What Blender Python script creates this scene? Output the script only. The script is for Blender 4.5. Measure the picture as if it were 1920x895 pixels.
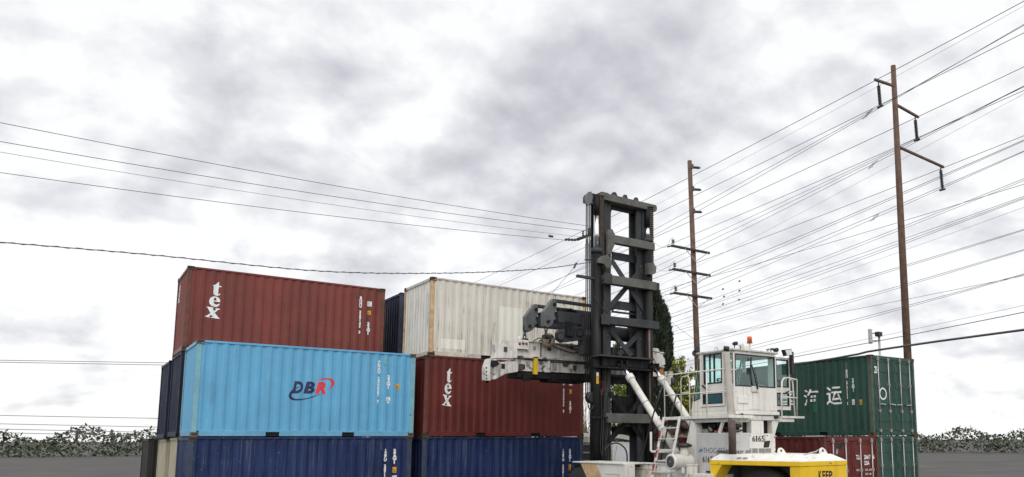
import bpy, bmesh, math, random
from mathutils import Vector, Matrix

# ------------------------------------------------------------------ camera, sky, sun, exposure
for o in list(bpy.data.objects):
    bpy.data.objects.remove(o)
S = bpy.context.scene
COL = S.collection
PW, PH = 1920.0, 895.0
FOC, CX, CY = 1401.60, 1173.21, 648.15
PITCH, ROLL, YAW = 0.125156, -0.0026, 0.644254
CAMZ = 2.4884

def cam_axes():
    fwd = Vector((math.sin(YAW), math.cos(YAW), 0)); right = Vector((math.cos(YAW), -math.sin(YAW), 0)); up = Vector((0, 0, 1))
    f2 = fwd*math.cos(PITCH)+up*math.sin(PITCH); u2 = up*math.cos(PITCH)-fwd*math.sin(PITCH)
    r3 = right*math.cos(ROLL)+u2*math.sin(ROLL); u3 = u2*math.cos(ROLL)-right*math.sin(ROLL)
    return r3, u3, f2
AR, AU, AF = cam_axes()
EYE = Vector((0, 0, CAMZ))
cd = bpy.data.cameras.new('camera')
cam = bpy.data.objects.new('camera', cd); COL.objects.link(cam)
cam.matrix_world = Matrix(((AR.x, AU.x, -AF.x, EYE.x), (AR.y, AU.y, -AF.y, EYE.y), (AR.z, AU.z, -AF.z, EYE.z), (0, 0, 0, 1)))
cd.sensor_fit = 'HORIZONTAL'; cd.sensor_width = 36; cd.lens = FOC/PW*36
cd.shift_x = -(CX-PW/2)/PW; cd.shift_y = (CY-PH/2)/PW
cd.clip_start = .1; cd.clip_end = 6000
S.camera = cam

def ray(u, v): return AF + AR*((u-CX)/FOC) - AU*((v-CY)/FOC)
def at(u, v, ax, val):
    r = ray(u, v); return EYE + r*((val-EYE[ax])/r[ax])
def aX(u, v, X): return at(u, v, 0, X)
def aY(u, v, Y): return at(u, v, 1, Y)
def aZ(u, v, Z): return at(u, v, 2, Z)
def aD(u, v, d): return EYE + ray(u, v)*d

SUN_EL, SUN_AZ = math.radians(46), math.radians(208)     # compass-style azimuth: direction to the sun = (sin, cos)
sund = Vector((math.sin(SUN_AZ)*math.cos(SUN_EL), math.cos(SUN_AZ)*math.cos(SUN_EL), math.sin(SUN_EL)))
W = bpy.data.worlds.new('World'); S.world = W; W.use_nodes = True
W.cycles.sampling_method = 'MANUAL'; W.cycles.sample_map_resolution = 512
def world():
    nt = W.node_tree; N = nt.nodes; L = nt.links; N.clear()
    def n(t, **k):
        x = N.new(t)
        for a, b in k.items(): setattr(x, a, b)
        return x
    def mth(op, a, b=None, c=None):
        x = n('ShaderNodeMath', operation=op)
        for i, q in enumerate((a, b, c)):
            if q is None: continue
            if isinstance(q, (int, float)): x.inputs[i].default_value = q
            else: L.new(q, x.inputs[i])
        return x.outputs[0]
    tc = n('ShaderNodeTexCoord')
    nrm = n('ShaderNodeVectorMath', operation='NORMALIZE'); L.new(tc.outputs['Generated'], nrm.inputs[0])
    sep = n('ShaderNodeSeparateXYZ'); L.new(nrm.outputs[0], sep.inputs[0])
    den = mth('ADD', mth('MAXIMUM', sep.outputs[2], 0.0), 0.42)
    cmb = n('ShaderNodeCombineXYZ')
    L.new(mth('DIVIDE', sep.outputs[0], den), cmb.inputs[0]); L.new(mth('DIVIDE', sep.outputs[1], den), cmb.inputs[1])
    def noise(scale, detail, rough, dist, off):
        mp = n('ShaderNodeMapping'); mp.inputs['Location'].default_value = off; L.new(cmb.outputs[0], mp.inputs[0])
        x = n('ShaderNodeTexNoise', noise_dimensions='2D'); x.inputs['Scale'].default_value = scale; x.inputs['Detail'].default_value = detail
        x.inputs['Roughness'].default_value = rough; x.inputs['Distortion'].default_value = dist
        L.new(mp.outputs[0], x.inputs['Vector']); return x.outputs[0]
    def lumps(scale, off):
        # rounded heads: a smooth cell pattern whose position is stirred by noise
        mp = n('ShaderNodeMapping'); mp.inputs['Location'].default_value = off; L.new(cmb.outputs[0], mp.inputs[0])
        nz = n('ShaderNodeTexNoise', noise_dimensions='2D'); nz.inputs['Scale'].default_value = scale*1.1; nz.inputs['Detail'].default_value = 5; nz.inputs['Roughness'].default_value = .6; L.new(mp.outputs[0], nz.inputs['Vector'])
        sb = n('ShaderNodeVectorMath', operation='SUBTRACT'); L.new(nz.outputs['Color'], sb.inputs[0]); sb.inputs[1].default_value = (.5, .5, .5)
        s2 = n('ShaderNodeVectorMath', operation='SCALE'); L.new(sb.outputs[0], s2.inputs[0]); s2.inputs['Scale'].default_value = 1.1/scale
        ad = n('ShaderNodeVectorMath', operation='ADD'); L.new(mp.outputs[0], ad.inputs[0]); L.new(s2.outputs[0], ad.inputs[1])
        x = n('ShaderNodeTexVoronoi', feature='SMOOTH_F1', voronoi_dimensions='2D'); x.inputs['Scale'].default_value = scale; x.inputs['Smoothness'].default_value = .6; x.inputs['Detail'].default_value = 3; x.inputs['Roughness'].default_value = .55; x.normalize = True
        L.new(ad.outputs[0], x.inputs['Vector']); return x.outputs['Distance']
    def deck(dx, dy, d1, d2):
        big = noise(2.6, d1, .5, .0, (3.1+dx, 1.7+dy, 0)); fine = noise(5.6, d2, .50, .12, (0.4+dx, 5.2+dy, 0))
        return mth('ADD', mth('MULTIPLY', big, .40), mth('MULTIPLY', fine, .42))
    ox, oy = -.022, -.026                                 # towards the hidden sun: gives the deck its lit and shaded sides
    d0 = deck(0, 0, 3, 11); d1_ = deck(ox, oy, 3, 7)
    relief = mth('MULTIPLY', mth('SUBTRACT', d0, d1_), 1.25)
    dens = mth('ADD', mth('ADD', mth('MULTIPLY', d0, 1.0), mth('MULTIPLY', lumps(4.6, (2.2, .6, 0)), .34)), relief)
    # heavier and thinner places of the cloud deck, as directions
    blobs = [(430, 215, .13, .115), (560, 160, .10, .07), (700, 90, .12, .05), (945, 265, .10, .13), (1010, 330, .10, .09), (1160, 130, .13, .12), (1230, 60, .12, .06), (1080, 80, .10, .05),
             (560, 400, .14, .05), (1350, 60, .12, .06), (1400, 150, .14, .05), (1330, 300, .16, .03), (480, 60, .10, .03), (860, 400, .2, .03), (350, 250, .09, .05),
             (520, 90, .05, -.10), (640, 230, .10, -.07), (790, 40, .09, -.06), (900, 90, .07, -.05), (1090, 240, .05, -.08), (700, 300, .07, -.05), (1580, 60, .16, -.10), (330, 60, .12, -.06), (800, 180, .06, -.06), (1480, 250, .12, -.06), (390, 400, .12, -.05), (300, 620, .2, -.08)]
    for u, v, w, amt in blobs:
        d = ray(u, v).normalized()
        dp = n('ShaderNodeVectorMath', operation='DOT_PRODUCT'); L.new(nrm.outputs[0], dp.inputs[0]); dp.inputs[1].default_value = d
        mr = n('ShaderNodeMapRange', interpolation_type='SMOOTHSTEP'); L.new(dp.outputs['Value'], mr.inputs[0])
        mr.inputs[1].default_value = math.cos(w*1.5); mr.inputs[2].default_value = 1.0; mr.inputs[3].default_value = 0; mr.inputs[4].default_value = amt*.8
        dens = mth('ADD', dens, mr.outputs[0])
    # thins towards the horizon
    hz = n('ShaderNodeMapRange', interpolation_type='SMOOTHSTEP'); L.new(sep.outputs[2], hz.inputs[0])
    hz.inputs[1].default_value = 0.02; hz.inputs[2].default_value = 0.36; hz.inputs[3].default_value = -.07; hz.inputs[4].default_value = 0
    dens = mth('ADD', dens, hz.outputs[0])
    rp = n('ShaderNodeValToRGB'); L.new(dens, rp.inputs[0])
    e = rp.color_ramp.elements
    e[0].position = .455; e[0].color = (.965, .965, .97, 1)
    e[1].position = .96; e[1].color = (.46, .465, .50, 1)
    for pos, c in ((.53, (.865, .868, .885, 1)), (.625, (.755, .757, .79, 1)), (.77, (.61, .61, .655, 1))):
        x = e.new(pos); x.color = c
    sky = n('ShaderNodeTexSky', sky_type='NISHITA'); sky.sun_disc = False; sky.sun_elevation = SUN_EL; sky.sun_rotation = SUN_AZ
    sc = n('ShaderNodeVectorMath', operation='SCALE'); L.new(rp.outputs[0], sc.inputs[0]); sc.inputs['Scale'].default_value = 8.7
    # the deck is brightest round the hidden sun, behind the camera
    dp = n('ShaderNodeVectorMath', operation='DOT_PRODUCT'); L.new(nrm.outputs[0], dp.inputs[0]); dp.inputs[1].default_value = sund
    gl = n('ShaderNodeMapRange', interpolation_type='SMOOTHSTEP'); L.new(dp.outputs['Value'], gl.inputs[0])
    gl.inputs[1].default_value = .2; gl.inputs[2].default_value = 1; gl.inputs[3].default_value = 1; gl.inputs[4].default_value = 1.5
    sc2 = n('ShaderNodeVectorMath', operation='SCALE'); L.new(sc.outputs[0], sc2.inputs[0]); L.new(gl.outputs[0], sc2.inputs['Scale'])
    mix = n('ShaderNodeMixRGB'); mix.inputs[0].default_value = .95; L.new(sky.outputs[0], mix.inputs[1]); L.new(sc2.outputs[0], mix.inputs[2])
    bg = n('ShaderNodeBackground'); bg.inputs[1].default_value = .1; L.new(mix.outputs[0], bg.inputs[0])
    out = n('ShaderNodeOutputWorld'); L.new(bg.outputs[0], out.inputs[0])
world()
sl = bpy.data.lights.new('sun', 'SUN'); sl.energy = 1.0; sl.angle = math.radians(55); sl.color = (1, .96, .90)
so = bpy.data.objects.new('sun', sl); COL.objects.link(so); so.rotation_euler = (-sund).to_track_quat('-Z', 'Y').to_euler()
S.view_settings.view_transform = 'Standard'; S.view_settings.look = 'None'; S.view_settings.gamma = 1; S.view_settings.use_curve_mapping = False
S.view_settings.exposure = 0.3
S.render.engine = 'CYCLES'
S.cycles.max_bounces = 6; S.cycles.diffuse_bounces = 3; S.cycles.glossy_bounces = 3; S.cycles.transmission_bounces = 6; S.cycles.transparent_max_bounces = 12
S.cycles.use_denoising = True

# ------------------------------------------------------------------ helpers
RND = random.Random(7)
BASE = {}

def tag(o, label=None, cat=None, group=None, kind=None):
    if label: o['label'] = label
    if cat: o['category'] = cat
    if group: o['group'] = group
    if kind: o['kind'] = kind
    return o

def thing(name, label, cat, loc=(0, 0, 0), rz=0.0, group=None, local=False):
    o = bpy.data.objects.new(name, None); COL.objects.link(o); o.empty_display_size = .3
    o.location = loc; o.rotation_euler = (0, 0, rz)
    BASE[o.name] = Vector((0, 0, 0)) if local else Vector(loc)
    return tag(o, label, cat, group)

class MB:
    def __init__(s): s.bm = bmesh.new()
    def box(s, x0, y0, z0, x1, y1, z1):
        a = (min(x0, x1), min(y0, y1), min(z0, z1)); b = (max(x0, x1), max(y0, y1), max(z0, z1))
        v = [s.bm.verts.new((a[0] if i & 1 == 0 else b[0], a[1] if i & 2 == 0 else b[1], a[2] if i & 4 == 0 else b[2])) for i in range(8)]
        for f in ((0, 2, 3, 1), (4, 5, 7, 6), (0, 1, 5, 4), (2, 6, 7, 3), (0, 4, 6, 2), (1, 3, 7, 5)): s.bm.faces.new([v[i] for i in f])
        return s
    def hexa(s, bottom, top):
        n = len(bottom)
        vb = [s.bm.verts.new(p) for p in bottom]; vt = [s.bm.verts.new(p) for p in top]
        s.bm.faces.new(vb[::-1]); s.bm.faces.new(vt)
        for i in range(n): s.bm.faces.new((vb[i], vb[(i+1) % n], vt[(i+1) % n], vt[i]))
        return s
    def prism(s, pts, d):
        d = Vector(d); return s.hexa([Vector(p) for p in pts], [Vector(p)+d for p in pts])
    def bar(s, a, b, w, h, up=(0, 0, 1)):
        a = Vector(a); b = Vector(b); d = (b-a).normalized(); up = Vector(up)
        if abs(d.dot(up)) > .98: up = Vector((0, 1, 0))
        x = d.cross(up).normalized()*(w/2); y = x.cross(d).normalized()*(h/2)
        s.hexa([a-x-y, a+x-y, a+x+y, a-x+y], [b-x-y, b+x-y, b+x+y, b-x+y]); return s
    def cyl(s, a, b, r, r2=None, n=16, cap=True):
        a = Vector(a); b = Vector(b); d = (b-a).normalized(); r2 = r if r2 is None else r2
        x = d.orthogonal().normalized(); y = d.cross(x)
        A = []; B = []
        for i in range(n):
            t = 2*math.pi*i/n; o = x*math.cos(t)+y*math.sin(t)
            A.append(s.bm.verts.new(a+o*r)); B.append(s.bm.verts.new(b+o*r2))
        for i in range(n):
            f = s.bm.faces.new((A[i], A[(i+1) % n], B[(i+1) % n], B[i])); f.smooth = True
        if cap: s.bm.faces.new(A[::-1]); s.bm.faces.new(B)
        return s
    def tube(s, pts, r, n=8):
        pts = [Vector(p) for p in pts]; rings = []; px = None
        for i, p in enumerate(pts):
            d = ((pts[min(i+1, len(pts)-1)]-pts[max(i-1, 0)])).normalized()
            if px is None: x = d.orthogonal().normalized()
            else: x = (px - d*px.dot(d)).normalized()
            px = x; y = d.cross(x); rr = r[i] if isinstance(r, (list, tuple)) else r
            rings.append([s.bm.verts.new(p+(x*math.cos(2*math.pi*k/n)+y*math.sin(2*math.pi*k/n))*rr) for k in range(n)])
        for A, B in zip(rings, rings[1:]):
            for k in range(n):
                f = s.bm.faces.new((A[k], A[(k+1) % n], B[(k+1) % n], B[k])); f.smooth = True
        s.bm.faces.new(rings[0][::-1]); s.bm.faces.new(rings[-1]); return s
    def lathe(s, c, axis, prof, n=24):
        c = Vector(c); d = Vector(axis).normalized(); x = d.orthogonal().normalized(); y = d.cross(x); rings = []
        for t, r in prof:
            rings.append([s.bm.verts.new(c+d*t+(x*math.cos(2*math.pi*k/n)+y*math.sin(2*math.pi*k/n))*max(r, .0005)) for k in range(n)])
        for A, B in zip(rings, rings[1:]):
            for k in range(n):
                f = s.bm.faces.new((A[k], A[(k+1) % n], B[(k+1) % n], B[k])); f.smooth = True
        s.bm.faces.new(rings[0][::-1]); s.bm.faces.new(rings[-1]); return s
    def build(s, name, m, parent=None, bev=0, label=None):
        bmesh.ops.recalc_face_normals(s.bm, faces=s.bm.faces[:])
        me = bpy.data.meshes.new(name)
        root = parent
        while root is not None and root.parent is not None: root = root.parent
        if root is not None:
            b = BASE.get(root.name, Vector((0, 0, 0)))
            if b.length: bmesh.ops.translate(s.bm, verts=s.bm.verts[:], vec=-b)
        s.bm.to_mesh(me); s.bm.free()
        o = bpy.data.objects.new(name, me); COL.objects.link(o)
        if m: me.materials.append(m)
        if parent: o.parent = parent
        if bev:
            md = o.modifiers.new('edge', 'BEVEL'); md.width = bev; md.segments = 2; md.limit_method = 'ANGLE'; md.angle_limit = math.radians(40)
        if label: o['label'] = label
        return o

# ------------------------------------------------------------------ materials
MATS = {}
def mat(name, col, rough=.5, metal=0.0, var=.12, vscale=2.5, rust=0.0, rust_col=(.09, .035, .015), rscale=9.0, streak=0.0, streak_col=None, streak_scale=(7, 7, .4), bump=0.0, spec=.5, seed=None, chips=None, chip_amt=.0, drips=None, dents=0.0):
    if name in MATS: return MATS[name]
    m = bpy.data.materials.new(name); m.use_nodes = True; nt = m.node_tree; N = nt.nodes; L = nt.links
    b = N['Principled BSDF']; b.inputs['Roughness'].default_value = rough; b.inputs['Metallic'].default_value = metal
    b.inputs['Specular IOR Level'].default_value = spec
    tc = N.new('ShaderNodeTexCoord'); seed = RND.uniform(0, 50) if seed is None else seed
    def noise(scale, det, off, sv=(1, 1, 1), ro=.55):
        mp = N.new('ShaderNodeMapping'); mp.inputs['Location'].default_value = (off, off*.7, off*.3); mp.inputs['Scale'].default_value = sv
        L.new(tc.outputs['Object'], mp.inputs[0])
        x = N.new('ShaderNodeTexNoise'); x.inputs['Scale'].default_value = scale; x.inputs['Detail'].default_value = det; x.inputs['Roughness'].default_value = ro
        L.new(mp.outputs[0], x.inputs['Vector']); return x.outputs[0]
    def rng(v, a, b_, c, d):
        x = N.new('ShaderNodeMapRange'); L.new(v, x.inputs[0]); x.inputs[1].default_value = a; x.inputs[2].default_value = b_; x.inputs[3].default_value = c; x.inputs[4].default_value = d
        return x.outputs[0]
    def mixc(f, c1, c2):
        x = N.new('ShaderNodeMixRGB')
        if isinstance(f, float): x.inputs[0].default_value = f
        else: L.new(f, x.inputs[0])
        for i, c in ((1, c1), (2, c2)):
            if isinstance(c, tuple): x.inputs[i].default_value = (*c[:3], 1)
            else: L.new(c, x.inputs[i])
        return x.outputs[0]
    n1 = noise(vscale, 6, seed)
    lo = tuple(c*(1-var) for c in col); hi = tuple(min(1, c*(1+var)) for c in col)
    c = mixc(rng(n1, .3, .7, 0, 1), lo, hi)
    if streak:
        st = noise(1.0, 4, seed+9, streak_scale)
        c = mixc(rng(st, .50, .68, 0, streak), c, streak_col or tuple(x*.45 for x in col))
    if chips:
        cn = noise(rscale*1.9, 5, seed+31, ro=.65)
        c = mixc(rng(cn, .645-.1*chip_amt, .67-.1*chip_amt, 0, .9), c, chips)
    if drips:
        dn = noise(1.0, 6, seed+47, (22, 22, .55), ro=.6); dm = noise(1.3, 3, seed+53)
        mm = N.new('ShaderNodeMath'); mm.operation = 'MULTIPLY'; L.new(rng(dn, .53, .64, 0, .85), mm.inputs[0]); L.new(rng(dm, .42, .6, .12, 1), mm.inputs[1]); c = mixc(mm.outputs[0], c, drips)
    if rust:
        rn = noise(rscale, 8, seed+21, ro=.62)
        c = mixc(rng(rn, .69-.24*rust, .75-.24*rust, 0, .92), c, rust_col)
    L.new(c, b.inputs['Base Color'])
    L.new(rng(n1, .3, .7, max(.02, rough-.1), min(1, rough+.12)), b.inputs['Roughness'])
    if bump:
        bn = noise(38, 4, seed+3); bp = N.new('ShaderNodeBump'); bp.inputs['Strength'].default_value = bump; bp.inputs['Distance'].default_value = .01
        L.new(bn, bp.inputs['Height']); L.new(bp.outputs[0], b.inputs['Normal'])
    if dents:
        bn = noise(1.1, 3, seed+61); bp = N.new('ShaderNodeBump'); bp.inputs['Strength'].default_value = dents; bp.inputs['Distance'].default_value = .05
        L.new(bn, bp.inputs['Height']); L.new(bp.outputs[0], b.inputs['Normal'])
    MATS[name] = m; return m

def glass(name, tint, gloss=.35, trans=.8):
    if name in MATS: return MATS[name]
    m = bpy.data.materials.new(name); m.use_nodes = True; nt = m.node_tree; N = nt.nodes; L = nt.links; N.remove(N['Principled BSDF'])
    t = N.new('ShaderNodeBsdfTransparent'); t.inputs[0].default_value = (*tint, 1)
    g = N.new('ShaderNodeBsdfGlossy'); g.inputs['Roughness'].default_value = .03; g.inputs[0].default_value = (.9, 1, .98, 1)
    f = N.new('ShaderNodeLayerWeight'); f.inputs[0].default_value = .25
    ad = N.new('ShaderNodeMath'); ad.operation = 'MULTIPLY_ADD'; L.new(f.outputs['Facing'], ad.inputs[0]); ad.inputs[1].default_value = .25; ad.inputs[2].default_value = gloss
    x = N.new('ShaderNodeMixShader'); L.new(ad.outputs[0], x.inputs[0]); L.new(t.outputs[0], x.inputs[1]); L.new(g.outputs[0], x.inputs[2])
    L.new(x.outputs[0], N['Material Output'].inputs[0]); MATS[name] = m; return m

RUST = mat('rust', (.11, .045, .02), .85, var=.4, vscale=7)
DARK = mat('dark_void', (.008, .008, .009), .9)
WHITE_INK = mat('white_ink', (.78, .78, .76), .55, var=.06)
YEL_INK = mat('yellow_sticker', (.62, .33, .02), .5, var=.15, vscale=20)
BLACK_INK = mat('black_ink', (.012, .012, .014), .5)
STEEL = mat('galvanised_steel', (.42, .42, .41), .45, .6, var=.2)
CHROME = mat('chrome_rod', (.75, .76, .78), .18, 1.0, var=.05)
RUBBER = mat('rubber', (.018, .018, .018), .8, var=.3, bump=.3)
CABLE = mat('wire_metal', (.085, .085, .09), .6, .3)
CABLE_LIGHT = mat('thin_wire_metal', (.16, .16, .17), .6, .2)

# ------------------------------------------------------------------ flat marks (paint and stickers)
def curve_mesh(cu):
    o = bpy.data.objects.new('tmp', cu); COL.objects.link(o)
    bpy.context.view_layer.update()
    me = bpy.data.meshes.new_from_object(o.evaluated_get(bpy.context.evaluated_depsgraph_get()))
    bpy.data.objects.remove(o); bpy.data.curves.remove(cu)
    bm = bmesh.new(); bm.from_mesh(me); bpy.data.meshes.remove(me); return bm

def text_bm(body, size, bold=0.0, shear=0.0, align='LEFT', line=1.0, xs=1.0, spacing=1.0):
    cu = bpy.data.curves.new('tmp', 'FONT'); cu.body = body; cu.size = size; cu.offset = bold; cu.shear = shear; cu.align_x = align
    cu.space_line = line; cu.space_character = spacing; cu.fill_mode = 'FRONT'; cu.resolution_u = 3
    bm = curve_mesh(cu)
    for v in bm.verts: v.co.x *= xs
    return bm

def poly_bm(loops):
    cu = bpy.data.curves.new('tmp', 'CURVE'); cu.dimensions = '2D'; cu.fill_mode = 'FRONT'
    for lp in loops:
        sp = cu.splines.new('POLY'); sp.points.add(len(lp)-1); sp.use_cyclic_u = True
        for p, q in zip(sp.points, lp): p.co = (q[0], q[1], 0, 1)
    return curve_mesh(cu)

def fit_bm(bm, x0, y0, x1, y1, keep=False):
    xs = [v.co.x for v in bm.verts]; ys = [v.co.y for v in bm.verts]
    sx = (x1-x0)/max(1e-6, max(xs)-min(xs)); sy = (y1-y0)/max(1e-6, max(ys)-min(ys)); mx, my = min(xs), min(ys)
    for v in bm.verts: v.co.x = x0+(v.co.x-mx)*sx; v.co.y = y0+(v.co.y-my)*sy
    return bm

def link_bm(bm, name, m, parent, label=None):
    me = bpy.data.meshes.new(name); bm.to_mesh(me); bm.free(); me.materials.append(m)
    o = bpy.data.objects.new(name, me); COL.objects.link(o); o.parent = parent
    if label: o['label'] = label
    return o

def place_bm(bm, origin, ex, ey, name, m, parent, label=None):
    """A flat mark whose local x,y run along ex, ey from origin (world), under a thing."""
    root = parent
    while root.parent is not None: root = root.parent
    b = BASE[root.name]; origin = Vector(origin)-b; ex = Vector(ex); ey = Vector(ey)
    for v in bm.verts: v.co = origin+ex*v.co.x+ey*v.co.y
    return link_bm(bm, name, m, parent, label)

# ------------------------------------------------------------------ ground
ASPHALT = mat('asphalt', (.062, .059, .055), .9, var=.5, vscale=.22, bump=.2, streak=.6, streak_col=(.03, .029, .028), streak_scale=(.05, .9, 1))
g = MB(); v = [g.bm.verts.new(p) for p in ((-2500, -2500, 0), (2500, -2500, 0), (2500, 2500, 0), (-2500, 2500, 0))]; g.bm.faces.new(v)
tag(g.build('ground', ASPHALT), kind='structure')

# ------------------------------------------------------------------ containers
CL, CW, CH = 6.058, 2.438, 2.591
PER = .278; CORD = .026
SX0, SX1 = -CL/2+.122, CL/2-.142      # side panel span
def corr_breaks(a, b, per=PER):
    n = max(1, round((b-a)/per)); p = (b-a)/n; out = []
    fl = p*.26; sl_ = p*.24
    for i in range(n):
        x = a+i*p
        out += [(x, 1), (x+fl, 1), (x+fl+sl_, 0), (x+2*fl+sl_, 0)]
    out.append((b, 1)); return out                     # 1 = outer, 0 = inner
def corr_depth(br, x):
    for (x0, d0), (x1, d1) in zip(br, br[1:]):
        if x0-1e-6 <= x <= x1+1e-6: return d0+(d1-d0)*((x-x0)/max(1e-9, x1-x0))
    return 1
SIDE_BR = corr_breaks(SX0, SX1)
END_BR = corr_breaks(-CW/2+.15, CW/2-.15, .24)
Y_OUT = CW/2-.025                                      # outermost plane of the side sheet, from the centre line

def side_mark(bm, name, m, parent, label=None, lift=.004):
    """bm in (x = along side, y = height); folded onto the corrugated near (-y) side of a container."""
    xs = [v.co.x for v in bm.verts]; lo, hi = min(xs), max(xs)
    for bx, _ in SIDE_BR:
        if lo < bx < hi:
            bmesh.ops.bisect_plane(bm, geom=bm.verts[:]+bm.edges[:]+bm.faces[:], plane_co=(bx, 0, 0), plane_no=(1, 0, 0))
    for v in bm.verts:
        x, z = v.co.x, v.co.y
        v.co = (x, -(Y_OUT-CORD*(1-corr_depth(SIDE_BR, x)))-lift, z)
    return link_bm(bm, name, m, parent, label)

def rect_bm(x0, z0, x1, z1): 
    bm = bmesh.new(); bm.faces.new([bm.verts.new(p) for p in ((x0, z0, 0), (x1, z0, 0), (x1, z1, 0), (x0, z1, 0))]); return bm

def container(label, paint, x0, y0, z0, orient='X', group=None, post=None, cast=None, rail=None, rail_low=None, doors_detail=False, visible_roof=True):
    post = post or paint; cast = cast or post; rail = rail or paint; rail_low = rail_low or rail
    if orient == 'X': loc = (x0+CL/2, y0+CW/2, z0); rz = 0
    else: loc = (x0+CW/2, y0+CL/2, z0); rz = -math.pi/2
    t = thing('shipping_container', label, 'container', loc, rz, group, local=True)
    hx, hy = CL/2, CW/2
    for s in (-1, 1):                                   # corrugated long sides
        m = MB(); yo = s*Y_OUT; rows = []
        zs = (.16, CH-.06)
        prev = None
        for x, d in SIDE_BR:
            y = s*(Y_OUT-CORD*(1-d)); cur = [m.bm.verts.new((x, y, zz)) for zz in zs]
            if prev: m.bm.faces.new((prev[0], cur[0], cur[1], prev[1]))
            prev = cur
        m.build('side_panel', paint, t)
    m = MB(); prev = None                               # blind end
    for y, d in END_BR:
        x = -(hx-.03-CORD*1.25*(1-d)); cur = [m.bm.verts.new((x, y, zz)) for zz in (.16, CH-.09)]
        if prev: m.bm.faces.new((prev[0], cur[0], cur[1], prev[1]))
        prev = cur
    m.build('end_panel', paint, t)
    m = MB(); prev = None                               # ribbed roof
    for x, d in corr_breaks(-hx+.12, hx-.12, .21):
        cur = [m.bm.verts.new((x, y, CH-.028+.022*d)) for y in (-hy+.035, hy-.035)]
        if prev: m.bm.faces.new((prev[0], cur[0], cur[1], prev[1]))
        prev = cur
    m.build('roof', paint, t)
    MB().box(-hx+.05, -hy+.06, .02, hx-.06, hy-.06, .15).build('floor', DARK, t)
    for sx in (-1, 1):
        for sy in (-1, 1):
            pw = .13 if sx < 0 else .15
            MB().box(sx*(hx-.006), sy*(hy-.008), .118, sx*(hx-pw), sy*(hy-.09), CH-.118).build('corner_post', post, t, bev=.008)
            for zz in (0, CH-.118):
                m = MB(); m.box(sx*hx, sy*hy, zz, sx*(hx-.178), sy*(hy-.162), zz+.118)
                m.bm.faces.ensure_lookup_table(); m.bm.normal_update()
                for f in list(m.bm.faces):
                    nn = f.normal
                    if nn.x*sx > .5 or nn.y*sy > .5 or (nn.z > .5 and zz > 1) or (nn.z < -.5 and zz < 1):
                        bmesh.ops.inset_individual(m.bm, faces=[f], thickness=.032, depth=0)
                        bmesh.ops.inset_individual(m.bm, faces=[f], thickness=.002, depth=-.03)
                m.build('corner_casting', cast, t)
    for sy in (-1, 1):
        MB().box(-hx+.178, sy*(hy-.012), CH-.066, hx-.178, sy*(hy-.07), CH-.008).build('top_rail', rail, t, bev=.006)
        y0_, y1_ = sy*(hy-.012), sy*(hy-.06)
        m = MB()
        for a, b in ((-hx+.178, -1.21), (-.86, .86), (1.21, hx-.178)): m.box(a, y0_, .018, b, y1_, .165)
        m.box(-1.21, y0_, .13, -.86, y1_, .165); m.box(.86, y0_, .13, 1.21, y1_, .165)
        m.build('bottom_rail', rail_low, t, bev=.005)
        MB().box(hx-1.0, sy*(Y_OUT-.012), CH-.40, hx-.93, sy*(Y_OUT+.022), CH-.19).build('vent', post, t, bev=.005)
    MB().box(-hx+.01, -hy+.162, CH-.1, -hx+.07, hy-.162, CH-.01).build('end_rail', rail, t, bev=.006)
    MB().box(-hx+.01, -hy+.162, .02, -hx+.07, hy-.162, .165).build('end_rail', rail_low, t, bev=.006)
    MB().box(hx-.07, -hy+.162, CH-.13, hx-.01, hy-.162, CH-.01).build('door_header', rail, t, bev=.006)
    MB().box(hx-.07, -hy+.162, .02, hx-.01, hy-.162, .15).build('door_sill', rail_low, t, bev=.006)
    for sy in (-1, 1):                                   # two doors with pressed panels and lock rods
        m = MB(); ya, yb = sy*.012, sy*(hy-.11); z1, z2 = .16, CH-.14
        m.box(hx-.075, ya, z1, hx-.035, yb, z2)
        if doors_detail:
            m.box(hx-.035, ya, z1, hx-.022, ya+sy*.05, z2); m.box(hx-.035, yb, z1, hx-.022, yb-sy*.05, z2)
            m.box(hx-.035, ya+sy*.051, z1, hx-.023, yb-sy*.051, z1+.07); m.box(hx-.035, ya+sy*.051, z2-.07, hx-.023, yb-sy*.051, z2)
            for k in range(4):
                zc = z1+.3+k*.53
                m.box(hx-.035, ya+sy*.09, zc, hx-.02, yb-sy*.09, zc+.24)
        d = m.build('door', paint, t, bev=.006)
        if doors_detail:
            for yy in (.30, .86) if sy < 0 else (.36, .90):
                y = sy*yy
                rod = MB().cyl((hx+.008, y, .06), (hx+.008, y, CH-.05), .017, n=10).build('lock_rod', STEEL, d)
                for zz in (.12, .75, 1.6, CH-.17): MB().box(hx-.022, y-.04, zz, hx+.03, y+.04, zz+.09).build('rod_bracket', mat('bracket_grey', (.30, .26, .25), .6), d)
                m = MB(); m.bar((hx+.03, y, 1.02), (hx+.03, y-sy*.3, 1.0), .02, .035); m.build('handle', STEEL, d)
            m = MB()
            for zz in (.35, .95, 1.6, 2.2): m.box(hx-.03, sy*(hy-.15), zz, hx-.004, sy*(hy-.05), zz+.12)
            m.build('hinge', paint, d)
    return t

def lx(t, u, v):
    """local (along side, height) of the point of the container's near side that shows at photo pixel u, v"""
    if abs(t.rotation_euler.z) < .1:
        p = aY(u, v, t.location.y-Y_OUT); return p.x-t.location.x, p.z-t.location.z
    p = aX(u, v, t.location.x-Y_OUT); return -(p.y-t.location.y), p.z-t.location.z

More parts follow.
